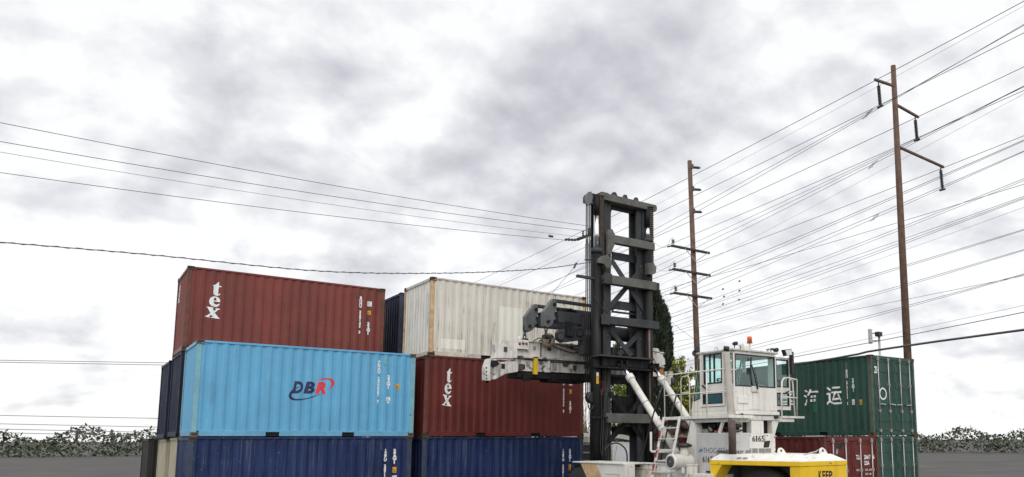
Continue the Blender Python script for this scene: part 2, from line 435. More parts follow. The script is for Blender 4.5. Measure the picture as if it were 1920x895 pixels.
def stacked(t, s, u, v0, v1, m=WHITE_INK, bold=.012, xs=1.0, wid=.11, label=None):
    """letters set upright one under the other between photo rows v0 and v1"""
    x, z1 = lx(t, u, v0); _, z0 = lx(t, u, v1)
    bm = text_bm('\n'.join(s), .12, bold=.008, align='CENTER', line=.8)
    fit_bm(bm, x-wid/2, min(z0, z1), x+wid/2, max(z0, z1)); side_mark(bm, 'lettering', m, t, label)

def sticker(t, u0, v0, u1, v1, m, name='sticker', marks=None):
    xa, za = lx(t, u0, v0); xb, zb = lx(t, u1, v1)
    side_mark(rect_bm(xa, min(za, zb), xb, max(za, zb)), name, m, t, lift=.006)
    if marks:
        bm = bmesh.new(); h = abs(za-zb); w = xb-xa
        for k in range(3):
            if marks == 2 and k == 2: continue
            z = min(za, zb)+h*(.2+.26*k); p = ((xa+w*.15, z, 0), (xb-w*(.15+.2*(k % 2)), z, 0), (xb-w*(.15+.2*(k % 2)), z+h*.1, 0), (xa+w*.15, z+h*.1, 0))
            bm.faces.new([bm.verts.new(q) for q in p])
        side_mark(bm, 'sticker_print', BLACK_INK if m is YEL_INK else mat('grey_ink', (.2, .2, .2)), t, lift=.009)

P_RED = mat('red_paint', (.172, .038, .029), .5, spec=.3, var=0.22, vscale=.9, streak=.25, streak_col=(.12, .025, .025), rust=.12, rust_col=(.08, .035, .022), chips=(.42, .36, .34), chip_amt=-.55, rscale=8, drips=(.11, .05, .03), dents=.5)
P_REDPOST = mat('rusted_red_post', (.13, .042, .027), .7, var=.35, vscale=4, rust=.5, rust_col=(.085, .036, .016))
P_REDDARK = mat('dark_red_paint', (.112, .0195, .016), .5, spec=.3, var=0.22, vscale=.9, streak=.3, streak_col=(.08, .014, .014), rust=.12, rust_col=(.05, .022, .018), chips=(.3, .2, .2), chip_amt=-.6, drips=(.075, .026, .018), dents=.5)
P_REDDKPOST = mat('dark_red_post', (.11, .035, .025), .7, var=.3, vscale=4, rust=.4, rust_col=(.07, .03, .016))
P_BLUE = mat('sky_blue_paint', (.105, .36, .58), .45, var=0.10, vscale=.9, streak=.22, streak_col=(.07, .27, .52), rust=.03, chips=(.30, .45, .55), chip_amt=-.6, drips=(.10, .27, .40), dents=.5)
P_BLUEPOST = mat('weathered_blue_post', (.17, .38, .45), .6, var=.15, vscale=4, rust=.27, rust_col=(.10, .045, .02), rscale=7, streak=.4, streak_col=(.11, .26, .36))
P_NAVY = mat('navy_paint', (.0085, .0215, .080), .5, spec=.25, var=0.32, vscale=.9, streak=.35, streak_col=(.045, .065, .14), rust=.06, chips=(.28, .30, .36), chip_amt=-.3, rscale=10, drips=(.06, .075, .13), dents=.6)
P_NAVYPOST = mat('scuffed_navy_post', (.03, .04, .075), .6, var=.35, vscale=4, rust=.25, rust_col=(.07, .045, .03), chips=(.3, .31, .34), chip_amt=0)
P_NAVYDARK = mat('dark_navy_paint', (.008, .012, .032), .55, spec=.25, var=.3, vscale=2, streak=.4, streak_col=(.02, .026, .05), rust=.05, chips=(.1, .11, .15), chip_amt=-.3)
P_WHITE = mat('dirty_white_paint', (.65, .62, .55), .55, var=.07, vscale=1.5, streak=.42, streak_col=(.45, .41, .35), streak_scale=(9, 9, .3), rust=.10, rust_col=(.20, .15, .12), rscale=6, chips=(.28, .22, .18), chip_amt=-.35, drips=(.19, .12, .075), bump=.0, dents=.4)
P_WHITEPOST = mat('rust_stained_post', (.52, .36, .20), .7, var=.3, vscale=5, rust=.42, rust_col=(.25, .11, .035), rscale=6, streak=.5, streak_col=(.40, .22, .09))
P_BEIGE = mat('beige_paint', (.37, .34, .25), .6, var=.12, vscale=1.5, streak=.25, streak_col=(.27, .25, .18), rust=.06)
P_GREEN = mat('green_paint', (.019, .066, .049), .5, spec=.3, var=0.26, vscale=.9, streak=.5, streak_col=(.055, .095, .075), streak_scale=(6, 6, .3), rust=.10, rust_col=(.06, .05, .035), drips=(.06, .07, .05), dents=.5)
P_GREENPOST = mat('weathered_green_post', (.075, .105, .075), .7, var=.3, vscale=4, rust=.35, rust_col=(.10, .06, .035))
GREYCAST = mat('dark_casting', (.06, .045, .035), .75, var=.4, vscale=8)

YA, YB, YC = 22.735, 25.75, 28.72
GA, GB = 'containers stacked in the front row', 'containers stacked in the rows behind'
R3 = container('dull red container with white serif letters down its side, topmost of the left stack', P_RED, 2.72, YB, 2*CH, group=GB, post=P_REDPOST, cast=GREYCAST)
N2 = container('dark navy container directly under the topmost red one, its blind end showing', P_NAVYDARK, 2.72, YB, CH, group=GB)
B1 = container('beige container under the dark navy one at the bottom of the left stack', P_BEIGE, 2.80, YB, 0, group=GB, post=mat('beige_post', (.30, .26, .19), .7, rust=.3), cast=RUST)
N2c = container('farther of two dark navy container ends in the left stack, middle level', P_NAVYDARK, 2.70, YC, CH-.05, group=GB)
B1c = container('beige container in the bottom row behind the first beige end', P_BEIGE, 2.78, YC+.1, -.04, group=GB)
D1d = container('near black container end at the far left, beyond the beige ends', mat('charcoal_box_paint', (.017, .0165, .015), .6, var=.3, vscale=2, streak=.4, streak_col=(.035, .033, .03)), 2.5, YC+2.8, -.02, group=GB)
B2 = container('sky blue container with a navy and red swoosh logo', P_BLUE, 2.7407, YA, CH, group=GA, post=P_BLUEPOST, cast=mat('rusty_casting', (.10, .085, .07), .75, var=.5, vscale=9), rail_low=mat('faded_blue_rail', (.12, .33, .50), .55, var=.15, vscale=3, rust=.06))
J1 = container('navy container at the bottom, directly under the sky blue one with the logo', P_NAVY, 2.70, YA-.02, 0, group=GA, post=P_NAVYPOST, cast=GREYCAST)
W3 = container('dirty white container with rust streaked corner posts on top of the front row', P_WHITE, 9.283, YA+.13, 2*CH, group=GA, post=P_WHITEPOST, cast=mat('brown_casting', (.10, .05, .03), .8, var=.4, vscale=9), rail=mat('grimy_white_rail', (.50, .46, .40), .65, var=.25, vscale=4, rust=.2))
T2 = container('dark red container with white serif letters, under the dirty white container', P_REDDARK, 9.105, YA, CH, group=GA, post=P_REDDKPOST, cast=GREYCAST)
J1b = container('navy container at the bottom, directly under the dark red one with serif letters', P_NAVY, 9.09, YA-.02, 0, group=GA, post=P_NAVYPOST, cast=GREYCAST)
N3 = container('dark navy container seen between the topmost red and the dirty white containers', P_NAVYDARK, 9.42, YB+.28, 2*CH, group=GB, post=P_NAVYPOST)
container('dark navy container hidden in the middle level behind the dark red front container', P_NAVYDARK, 9.40, YB+.25, CH, group=GB)
container('dark navy container hidden in the bottom level behind the front row', P_NAVYDARK, 9.42, YB+.27, 0, group=GB)
G2 = container('dark green container with white Chinese characters, beside the lift truck cab', P_GREEN, 20.60, 14.34, CH, orient='Y', group='containers stacked at the right', post=P_GREENPOST, cast=mat('green_casting', (.11, .06, .04), .75, var=.4, vscale=9), doors_detail=True)
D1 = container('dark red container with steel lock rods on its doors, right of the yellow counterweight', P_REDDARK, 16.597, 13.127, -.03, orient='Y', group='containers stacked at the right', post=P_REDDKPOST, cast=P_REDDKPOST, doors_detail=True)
container('plain dark green container at the bottom right, carrying the one with Chinese characters', P_GREEN, 20.62, 14.36, 0, orient='Y', group='containers stacked at the right', post=P_GREENPOST, doors_detail=True)

# --- lettering: tex (outlines of the bold serif letters, in 10.53 px per photo pixel from 380,520)
TEX = [[[(275, 72), (292, 75), (290, 148), (330, 148), (327, 170), (288, 170), (283, 300), (290, 318), (305, 315), (318, 298), (324, 305), (308, 335), (275, 350), (240, 350), (210, 330), (203, 300), (206, 168), (188, 165), (193, 150), (225, 130), (255, 100)]],
       [[(327, 474), (322, 430), (300, 390), (255, 366), (205, 373), (160, 410), (143, 470), (153, 525), (188, 567), (240, 582), (290, 570), (324, 520), (310, 508), (280, 533), (247, 530), (224, 505), (214, 474)],
        [(214, 452), (222, 415), (245, 388), (262, 415), (266, 452)]],
       [[(112, 590), (225, 598), (222, 615), (205, 620), (238, 665), (272, 626), (256, 618), (257, 605), (331, 612), (329, 626), (305, 633), (250, 698), (318, 797), (337, 801), (331, 815), (193, 809), (194, 797), (222, 793), (190, 745), (150, 785), (180, 795), (178, 806), (93, 791), (94, 779), (122, 772), (178, 718), (130, 612), (112, 604)]]]
def tex_letters(t, x0, z0, x1, z1, fold=True):
    xs = [p[0] for g_ in TEX for l in g_ for p in l]; ys = [p[1] for g_ in TEX for l in g_ for p in l]
    a, b, c, d = min(xs), max(xs), min(ys), max(ys)
    for g_ in TEX:
        bm = poly_bm([[(x0+(p[0]-a)/(b-a)*(x1-x0), z1-(p[1]-c)/(d-c)*(z1-z0)) for p in l] for l in g_])
        if fold: side_mark(bm, 'lettering', WHITE_INK, t)
        else:
            bmesh.ops.subdivide_edges(bm, edges=bm.edges[:], cuts=1)
            for v in bm.verts: v.co = (-(CL/2-.022), -v.co.x, v.co.y)
            link_bm(bm, 'lettering', WHITE_INK, t)
xa, za = lx(R3, 389, 527); xb, zb = lx(R3, 412, 598)
tex_letters(R3, xa, zb, xb, za)
w_, h_ = xb-xa, za-zb
xa, za = lx(T2, 831, 690)
_, zb = lx(T2, 839, 762)
xb, _ = lx(T2, 847.5, 725)
tex_letters(T2, xa, zb, xb, za)
tex_letters(R3, -.98, 1.72, -.48, 2.32, fold=False)

# --- DBR logo
NAVY_INK = mat('navy_ink', (.012, .015, .075), .5); RED_INK = mat('red_ink', (.70, .028, .035), .5)
def dbr_px(x, y): return lx(B2, 520+x*130/1454, 690+y*80/895)
def dbr_box(bm, x0, y0, x1, y1):
    a = dbr_px(x0, y1); b = dbr_px(x1, y0); return fit_bm(bm, a[0], dbr_px((x0+x1)/2, y1)[1], b[0], dbr_px((x0+x1)/2, y0)[1])
for ch, x0, x1, y0, y1, m in (('D', 312, 552, 280, 538, NAVY_INK), ('B', 548, 796, 287, 541, NAVY_INK), ('R', 792, 1044, 295, 545, RED_INK)):
    side_mark(dbr_box(text_bm(ch, .5, bold=.026, shear=.2), x0, y0, x1, y1), 'logo_letter', m, B2)
for pts, m in (([(492, 372), (400, 415), (320, 460), (260, 520), (235, 585), (255, 640), (310, 670), (400, 684), (500, 677), (640, 648), (780, 602), (880, 557), (930, 533), (870, 553), (770, 590), (640, 630), (510, 652), (400, 650), (330, 630), (300, 600), (298, 560), (328, 500), (400, 440)], NAVY_INK),
               ([(750, 272), (850, 240), (950, 219), (1050, 210), (1130, 222), (1190, 268), (1208, 320), (1182, 372), (1130, 418), (1060, 462), (1110, 400), (1138, 360), (1140, 310), (1110, 262), (1050, 243), (950, 238), (850, 249)], RED_INK)):
    side_mark(poly_bm([[dbr_px(*p) for p in pts]]), 'logo_swoosh', m, B2, lift=.007)

# --- numbers, type codes and stickers
stacked(R3, 'BOHU 320143 3', 677, 555.5, 626); stacked(R3, '22G1', 691, 604, 628, wid=.125)
sticker(R3, 689, 565, 697, 575, WHITE_INK, marks=3); sticker(R3, 689, 582.5, 695.5, 590.5, YEL_INK, marks=2)
stacked(B2, 'PDAU 200007 7', 711.5, 676, 757); stacked(B2, '22G1', 729, 703.5, 730, wid=.125)
sticker(B2, 724, 745, 732, 752.5, WHITE_INK, marks=2); sticker(B2, 725.5, 753.5, 730, 756.5, WHITE_INK); sticker(B2, 742, 720, 749, 730.5, YEL_INK, marks=2)
stacked(J1, 'JZPU 207113 4', 723.5, 842, 918); stacked(J1, '22G1', 740.5, 842, 870, wid=.125)
sticker(J1, 736, 876, 743, 886.5, YEL_INK, marks=2); sticker(J1, 735.5, 892, 743.5, 904, WHITE_INK, marks=3)
stacked(J1b, 'JZPU 208116 9', 1056.5, 842, 918, wid=.12); stacked(J1b, '22G1', 1069, 842, 866, wid=.125)
sticker(J1b, 1066, 871, 1071, 881, YEL_INK, marks=2)
stacked(T2, 'TEXU 424046 8', 1057.5, 700, 774, wid=.12); stacked(T2, '22G1', 1069.5, 752, 775, wid=.125)
sticker(T2, 1067, 713, 1073.5, 723, WHITE_INK, marks=3); sticker(T2, 1067.5, 730.5, 1072.5, 738.5, YEL_INK, marks=2)
stacked(G2, 'ZGXU 217111 1', 1586.5, 686.5, 760, wid=.12); stacked(G2, '22G1', 1598.5, 709, 735, wid=.12)
sticker(G2, 1597, 749, 1603, 759, WHITE_INK, marks=2); sticker(G2, 1611, 749.5, 1617, 759, YEL_INK, marks=2)
for ch, u0, u1, v0, v1 in (('国', 1463, 1489, 733, 762), ('海', 1507, 1534, 729, 761.5), ('运', 1550, 1578, 724, 760)):
    bm = text_bm(ch, 1.0, bold=.010)
    xa, za = lx(G2, u0, v1); xb, zb = lx(G2, u1, v0)
    side_mark(fit_bm(bm, xa, za, xb, zb), 'lettering', WHITE_INK, G2)
# patches of newer paint on the white container
FRESH = mat('fresh_white_patch', (.74, .72, .64), .55, var=.03)
for u0, v0, u1, v1 in ((826, 638, 872, 653), (935, 579, 980, 638)):
    xa, za = lx(W3, u0, v1); xb, zb = lx(W3, u1, v0); side_mark(rect_bm(xa, za, xb, zb), 'paint_patch', FRESH, W3, lift=.003)
xa, za = lx(G2, 1523, 774); xb, zb = lx(G2, 1531, 757); side_mark(rect_bm(xa, za, xb, zb), 'paint_patch', mat('bright_green_patch', (.01, .11, .055), .5), G2, lift=.007)

def end_text(t, s, y0, y1, z0, z1, m=WHITE_INK, bold=.004):
    bm = text_bm(s, .12, bold=bold); fit_bm(bm, y0, z0, y1, z1)
    for v in bm.verts: v.co = (CL/2-.016, v.co.x, v.co.y)
    link_bm(bm, 'lettering', m, t)
for s, y0, y1, z0, z1 in (('TLLU', .17, .42, 1.94, 2.07), ('206417', .54, .84, 1.94, 2.07), ('6', .96, 1.03, 1.94, 2.07), ('22SA', .54, .78, 1.78, 1.90)): end_text(D1, s, y0, y1, z0, z1)
for k in range(5):
    z = 1.62-k*.12
    end_text(D1, 'MAX WT' if k == 0 else ('TARE' if k == 2 else 'NET'), .17, .42 if k != 2 else .36, z, z+.055, bold=.001) if k in (0, 2, 4) else None
    end_text(D1, 'KGS  LBS', .57, .86, z, z+.055, bold=.001)
end_text(G2, 'ZH', -1.05, -.80, 2.0, 2.22)
ring = [(-.62+.2*math.cos(a*math.pi/16), 1.35+.2*math.sin(a*math.pi/16)) for a in range(32)]; ring2 = [(-.62+.15*math.cos(a*math.pi/16), 1.35+.15*math.sin(a*math.pi/16)) for a in range(32)]
bm = poly_bm([ring, ring2])
for v in bm.verts: v.co = (CL/2-.016, v.co.x, v.co.y)
link_bm(bm, 'emblem', WHITE_INK, G2)

# ------------------------------------------------------------------ the lift truck (a loaded-container handler, its mast towards the stacks)
TXC = 13.57
truck = thing('container_handler', 'white lift truck numbered 6165 with tall black mast, glazed cab and yellow counterweight', 'lift truck', (TXC, 14.5, 0))
MAST = mat('mast_black', (.0075, .0078, .009), .62, spec=.25, var=.45, vscale=2.5, streak=.35, streak_col=(.06, .06, .06), rust=.08, rust_col=(.045, .028, .018))
MASTG = mat('mast_worn_grey', (.042, .044, .047), .6, spec=.3, var=.35, vscale=2.2, streak=.5, streak_col=(.028, .028, .03), rust=.12, rust_col=(.05, .035, .022))
MASTB = mat('mast_beam_dusty', (.115, .115, .106), .65, spec=.3, var=.3, vscale=3, streak=.5, streak_col=(.035, .035, .034), streak_scale=(2, 7, 1), rust=.14, rust_col=(.06, .045, .03))
GREASE = mat('greasy_chain', (.075, .055, .042), .6, .3, var=.5, vscale=14)
TWHITE = mat('truck_white', (.69, .68, .635), .45, var=.09, vscale=1.6, streak=.45, streak_col=(.50, .45, .37), rust=.17, rust_col=(.24, .16, .10), rscale=9, drips=(.42, .34, .25))
TWHITE2 = mat('truck_grimy_white', (.58, .57, .53), .55, var=.12, vscale=3, streak=.55, streak_col=(.30, .27, .23), rust=.16, rust_col=(.13, .08, .05), rscale=8)
TYEL = mat('safety_yellow', (.78, .50, .008), .5, var=.08, vscale=2, streak=.35, streak_col=(.50, .31, .03), rust=.2, rust_col=(.12, .07, .03), rscale=9, chips=(.68, .62, .48), chip_amt=-.2)
CWTOP = mat('chipped_white_lid', (.75, .74, .70), .5, var=.06, vscale=2, rust=.3, rust_col=(.25, .20, .15), rscale=7, streak=.2, streak_col=(.6, .56, .48))
CHAR = mat('charcoal_paint', (.032, .034, .036), .7, var=.3, vscale=3)
BLKPL = mat('black_plastic', (.014, .014, .015), .45, var=.2)
CABGLASS = glass('cab_glass', (.86, .965, .95), gloss=.03)
def X_(u, v=600, Y=18.1): return aY(u, v, Y).x
def Z_(u, v, Y=18.1): return aY(u, v, Y).z

# mast
YR = 18.1
zb, zt = .35, Z_(1130, 372, 18.2)
def rail_section(m, x0, x1, y0, y1, z0, z1):
    """an I-section: two flanges and a web"""
    m.box(x0, y0, z0, x1, y0+.07, z1); m.box(x0, y1-.07, z0, x1, y1, z1); xc = (x0+x1)/2; m.box(xc-.05, y0+.07, z0, xc+.05, y1-.07, z1)
m = MB(); m.box(12.65, 18.3, zb, 14.75, 18.75, zb+.5); m.box(12.9, 17.9, zb+.55, 14.4, 18.3, zb+.9)
mast = m.build('mast', MAST, truck, bev=.015)
m = MB(); rail_section(m, 12.70, 12.86, 18.2, 18.72, zb, zt+.05); m.build('outer_rail', MAST, mast, bev=.008)
m = MB(); rail_section(m, 14.36, 14.74, 18.2, 18.72, zb, zt+.05); m.build('outer_rail', MAST, mast, bev=.008)
m = MB(); m.box(12.78, 18.08, .6, 12.86, 18.19, zt); m.box(12.87, 18.12, .6, 13.06, 18.2, zt); m.box(12.87, 18.48, .6, 13.06, 18.55, zt); m.build('inner_rail', MASTG, mast, bev=.01)
m = MB(); m.box(14.26, 18.08, .6, 14.36, 18.55, zt); m.box(14.06, 18.12, .6, 14.25, 18.2, zt); m.box(14.06, 18.48, .6, 14.25, 18.55, zt); m.build('inner_rail', MASTG, mast, bev=.01)
# top beam
xl, xr = X_(1127, 366, 17.95), X_(1232, 389, 17.95); z1, z0 = Z_(1127, 360, 17.95), Z_(1127, 373, 17.95)
m = MB(); m.prism([(xl, 17.95, z0), (xr-.05, 17.95, z0), (xr, 17.95, z0+.05), (xr, 17.95, z1-.04), (xr-.05, 17.95, z1), (xl+.06, 17.95, z1), (xl, 17.95, z1-.05)], (0, .72, 0))
m.box(xl-.3, 18.1, z0-.06, xl, 18.5, z1-.07); m.box(xl+.04, 17.97, z1, xl+.30, 18.3, z1+.03)
m.build('top_beam', MASTB, mast, bev=.012)
for u, v, w in ((1153, 366, .13), (1173.5, 371, .09), (1194, 376, .09)):
    p = aY(u, v, 18.0); m = MB()
    m.prism([(p.x-w, 18.0, z1-.005), (p.x+w, 18.0, z1-.005), (p.x+.04, 18.0, z1+.12), (p.x-.04, 18.0, z1+.12)], (0, .1, 0)); m.build('lug', MASTG, mast, bev=.006)
def poly_plate(pts, Y, th, name, m_, par, bev=.008):
    q = [aY(u, v, Y) for u, v in pts]; m = MB(); m.prism([(p.x, Y, p.z) for p in q], (0, th, 0)); return m.build(name, m_, par, bev=bev)
poly_plate([(1097, 372), (1103, 360), (1109, 359), (1112, 368), (1110, 380), (1103, 386), (1098, 381)], 17.98, .05, 'sheave_plate', mat('sheave_grey', (.12, .13, .14), .5, var=.2), mast)
poly_plate([(1097, 372), (1103, 360), (1109, 359), (1112, 368), (1110, 380), (1103, 386), (1098, 381)], 18.16, .05, 'sheave_plate', MASTG, mast)
p = aY(1104, 374, 18.1); MB().cyl((p.x, 18.035, p.z), (p.x, 18.155, p.z), .17, n=20).build('sheave', GREASE, mast)
poly_plate([(1109, 362), (1128, 366), (1128, 378), (1109, 378)], 18.03, .12, 'sheave_arm', MAST, mast)
# crossbeams of the outer frame
def beam(name, u0, u1, vt, vb, Y0, Y1, m_, bev=.014):
    x0, x1 = X_(u0, vt, Y0), X_(u1, vt, Y0); zt_, zb_ = Z_(u0, vt, Y0), Z_(u0, vb, Y0)
    return MB().box(x0, Y0, zb_, x1, Y1, zt_).build(name, m_, mast, bev=bev)
beam('crossbeam', 1150, 1228, 440, 455, 17.86, 18.06, MASTB); beam('crossbeam', 1136, 1231, 514, 530.5, 17.82, 18.06, MASTB)
beam('crossbeam', 1131, 1236, 591, 606.5, 17.82, 18.06, MASTG); beam('crossbeam', 1137, 1222, 775, 793, 17.84, 18.06, MASTB)
beam('beam_cap', 1134.5, 1148, 511.5, 531.5, 17.79, 17.815, MASTG); beam('beam_cap', 1128, 1144, 589, 608, 17.79, 17.815, MASTG)
for vt, vb, u1 in ((514, 530.5, 1236), (591, 606.5, 1238.5)):
    x0 = X_(1231, vt, 17.82); zt_, zb_ = Z_(1136, vt, 17.82), Z_(1136, vb, 17.82); MB().box(x0+.01, 17.84, zb_+.01, x0+.14, 18.04, zt_-.01).build('beam_cap', MASTG, mast, bev=.01)
poly_plate([(1140, 432), (1148, 429), (1154, 441), (1154, 456), (1146, 476), (1140, 478)], 17.88, .1, 'gusset', MASTB, mast)
poly_plate([(1122, 486), (1127, 481), (1140, 477.5), (1147, 490), (1147, 500), (1138, 504), (1133, 495), (1122, 493)], 17.80, .22, 'guide_block', MASTB, mast)
poly_plate([(1216, 493), (1226, 493.5), (1231, 501), (1230.5, 511), (1223, 516), (1216, 514)], 17.80, .22, 'guide_block', MASTB, mast)
beam('tilt_beam', 1125.5, 1227, 664.5, 667.5, 17.55, 18.06, MASTG, .004); beam('tilt_beam', 1126, 1222, 686.5, 689.5, 17.6, 18.06, MAST, .004)
beam('tilt_web', 1131, 1219, 667.8, 686.2, 17.75, 18.04, MAST)
beam('side_arm', 1083, 1134, 514.5, 519.5, 17.94, 18.03, MASTG, .006)
# plates of the inner frame, with rounded openings between them
def plate(u0, u1, vt, vb, Y=18.3, m_=MASTG, name='tie_plate', arch=True):
    x0, x1 = X_(u0, vt, Y), X_(u1, vt, Y); z1_, z0_ = Z_(u0, vt, Y), Z_(u0, vb, Y); h = z1_-z0_; r = .13
    pts = [(x0, Y, z1_), (x1, Y, z1_)]
    if arch:
        pts += [(x1, Y, z0_-r)]+[(x1-r+r*math.cos(a), Y, z0_-r+r*math.sin(a)) for a in (.4, .8, 1.2)]+[(x1-r, Y, z0_), (x0+r, Y, z0_)]+[(x0+r-r*math.sin(a), Y, z0_-r+r*math.cos(a)) for a in (.4, .8, 1.2)]+[(x0, Y, z0_-r)]
    else: pts += [(x1, Y, z0_), (x0, Y, z0_)]
    MB().prism(pts, (0, .05, 0)).build(name, m_, mast)
plate(1146, 1206, 376, 391); plate(1148, 1203, 472, 486); plate(1148, 1203, 563, 579); plate(1148, 1203, 651, 664)
plate(1148, 1203, 702, 706, arch=False); plate(1148, 1203, 713, 720, m_=MAST); plate(1148, 1203, 742, 776, m_=MAST, arch=False); plate(1176, 1203, 720, 742, m_=MAST, arch=False)
plate(1148, 1203, 582.5, 586, m_=MASTG, arch=False); plate(1148, 1203, 800, 815, m_=MAST)
# diagonal braces
for i, (a, b) in enumerate((((1148.6, 490), (1211, 586)), ((1207, 501), (1142, 578)), ((1147, 622), (1184, 667)), ((1203, 622), (1160, 666)), ((1143, 736), (1176, 777)), ((1209, 740), (1180, 777)), ((1174, 792), (1142, 828)), ((1182, 792), (1212, 830)))):
    Y = 18.075+.035*(i % 2); p, q = aY(*a, Y), aY(*b, Y)
    MB().bar(p, q, .03, .125, up=(0, 1, 0)).build('brace', MASTG if i < 4 else MAST, mast, bev=.004) if False else MB().prism([p+Vector((-.065, 0, .045)), q+Vector((-.065, 0, .045)), q+Vector((.065, 0, -.045)), p+Vector((.065, 0, -.045))] if (q-p).x*(q-p).z > 0 else [p+Vector((.065, 0, .045)), q+Vector((.065, 0, .045)), q+Vector((-.065, 0, -.045)), p+Vector((-.065, 0, -.045))], (0, .03, 0)).build('brace', MASTG if i < 4 else MAST, mast, bev=.004)
# lift cylinders, chains, cables
for u_, ro in ((1118.5, .15), (1214, .15)):
    x = X_(u_, 440, 18.02); zj = Z_(u_, 468 if u_ < 1150 else 449, 18.02); ztop = Z_(u_, 404 if u_ < 1150 else 427, 18.02)
    c = MB().cyl((x, 18.02, .5), (x, 18.02, zj-(0 if u_ > 1150 else .1)), ro, n=24).build('lift_cylinder', MAST, mast)
    MB().cyl((x, 18.02, zj-.12), (x, 18.02, zj+.02), ro+.02, n=24).build('gland', MASTG, c)
    MB().cyl((x, 18.02, zj), (x, 18.02, ztop), .085, n=20).build('chrome_rod', CHROME, c)
    MB().cyl((x, 18.02, ztop), (x, 18.02, zt-.02), .09, n=16).build('rod_head', MAST, c)
x = X_(1221, 440, 17.97)
for xc, zlo in ((X_(1127.5, 430, 17.97), Z_(1127, 480, 17.97)), (x, Z_(1221, 500, 17.97))):
    m = MB(); z = zlo
    while z < zt-.05:
        m.box(xc-.07, 17.95, z, xc+.07, 17.99, z+.035); m.box(xc-.085, 17.935, z+.04, xc+.085, 18.0, z+.062); z += .07
    m.build('lift_chain', GREASE, mast)
for u_ in (1099.4, 1102.4, 1105.6):
    p = aY(u_, 384, 18.07); q = aY(u_, 748, 18.07); MB().cyl((p.x, 18.07, p.z), (p.x, 18.07, q.z), .017, n=8).build('hoist_hose', BLKPL, mast)
p = aY(1107, 746, 18.1); MB().lathe((p.x, 17.98, p.z), (0, 1, 0), [(0, .13), (.03, .17), (.15, .17), (.18, .13)], 18).build('hose_reel', BLKPL, mast)
def tube_px(pts, Y, r, name, m_, par, n=8, smooth=True):
    q = [aY(u, v, Y) for u, v in pts]
    if smooth and len(q) > 2:
        out = []
        for i in range(len(q)-1):
            p0, p1, p2, p3 = q[max(i-1, 0)], q[i], q[i+1], q[min(i+2, len(q)-1)]
            for k in range(5):
                t = k/5; out.append(.5*((2*p1)+(p2-p0)*t+(2*p0-5*p1+4*p2-p3)*t*t+(3*p1-p0-3*p2+p3)*t*t*t))
        out.append(q[-1]); q = out
    return MB().tube(q, r, n).build(name, m_, par)
tube_px([(1134, 844), (1143, 834), (1157, 831), (1169, 838), (1175, 849), (1176, 866)], 17.5, .022, 'hydraulic_hose', BLKPL, mast)
tube_px([(1116, 558), (1120, 568), (1131, 580), (1139, 587)], 17.8, .02, 'hydraulic_hose', BLKPL, mast)
tube_px([(1102, 755), (1104, 765), (1109, 768), (1113, 760)], 17.95, .018, 'hydraulic_hose', BLKPL, mast)
tube_px([(1150, 622), (1156, 640), (1160, 655), (1161, 672)], 17.9, .014, 'hydraulic_hose', BLKPL, mast)
tube_px([(1142, 690), (1140, 720), (1134, 760), (1131, 800), (1129, 862)], 17.86, .016, 'hydraulic_hose', MASTG, mast)
tube_px([(1127, 730), (1128, 790), (1126, 840), (1131, 862)], 17.84, .014, 'hydraulic_hose', BLKPL, mast)
tube_px([(1134, 780), (1140, 800), (1134, 840), (1137, 864)], 17.82, .016, 'hydraulic_hose', BLKPL, mast)
tube_px([(1217, 605), (1218, 700), (1219.5, 805)], 17.9, .035, 'hydraulic_pipe', mat('rusty_pipe', (.16, .10, .07), .6, var=.3, rust=.4), mast, smooth=False)
p = aY(1119, 783, 17.9); MB().box(p.x-.2, 17.82, p.z-.03, p.x+.35, 17.9, p.z+.03).build('pipe_clamp', MAST, mast, bev=.005)
p = aY(1120.5, 709, 17.86); place_bm(rect_bm(-.045, -.17, .045, .17), (p.x, 17.862, p.z), (1, 0, 0), (0, 0, 1), 'warning_sticker', YEL_INK, mast)
place_bm(rect_bm(-.04, .06, .04, .16), (p.x, 17.858, p.z), (1, 0, 0), (0, 0, 1), 'warning_sticker', WHITE_INK, mast)
p = aY(1131, 741, 18.07); q = aY(1131, 713, 18.07)
place_bm(fit_bm(text_bm('TAYLOR', .2, bold=.006), 0, -.05, q.z-p.z, .05), (p.x, 18.073, p.z), (0, 0, 1), (-1, 0, 0), 'lettering', mat('faded_red_ink', (.35, .08, .06), .6), mast)
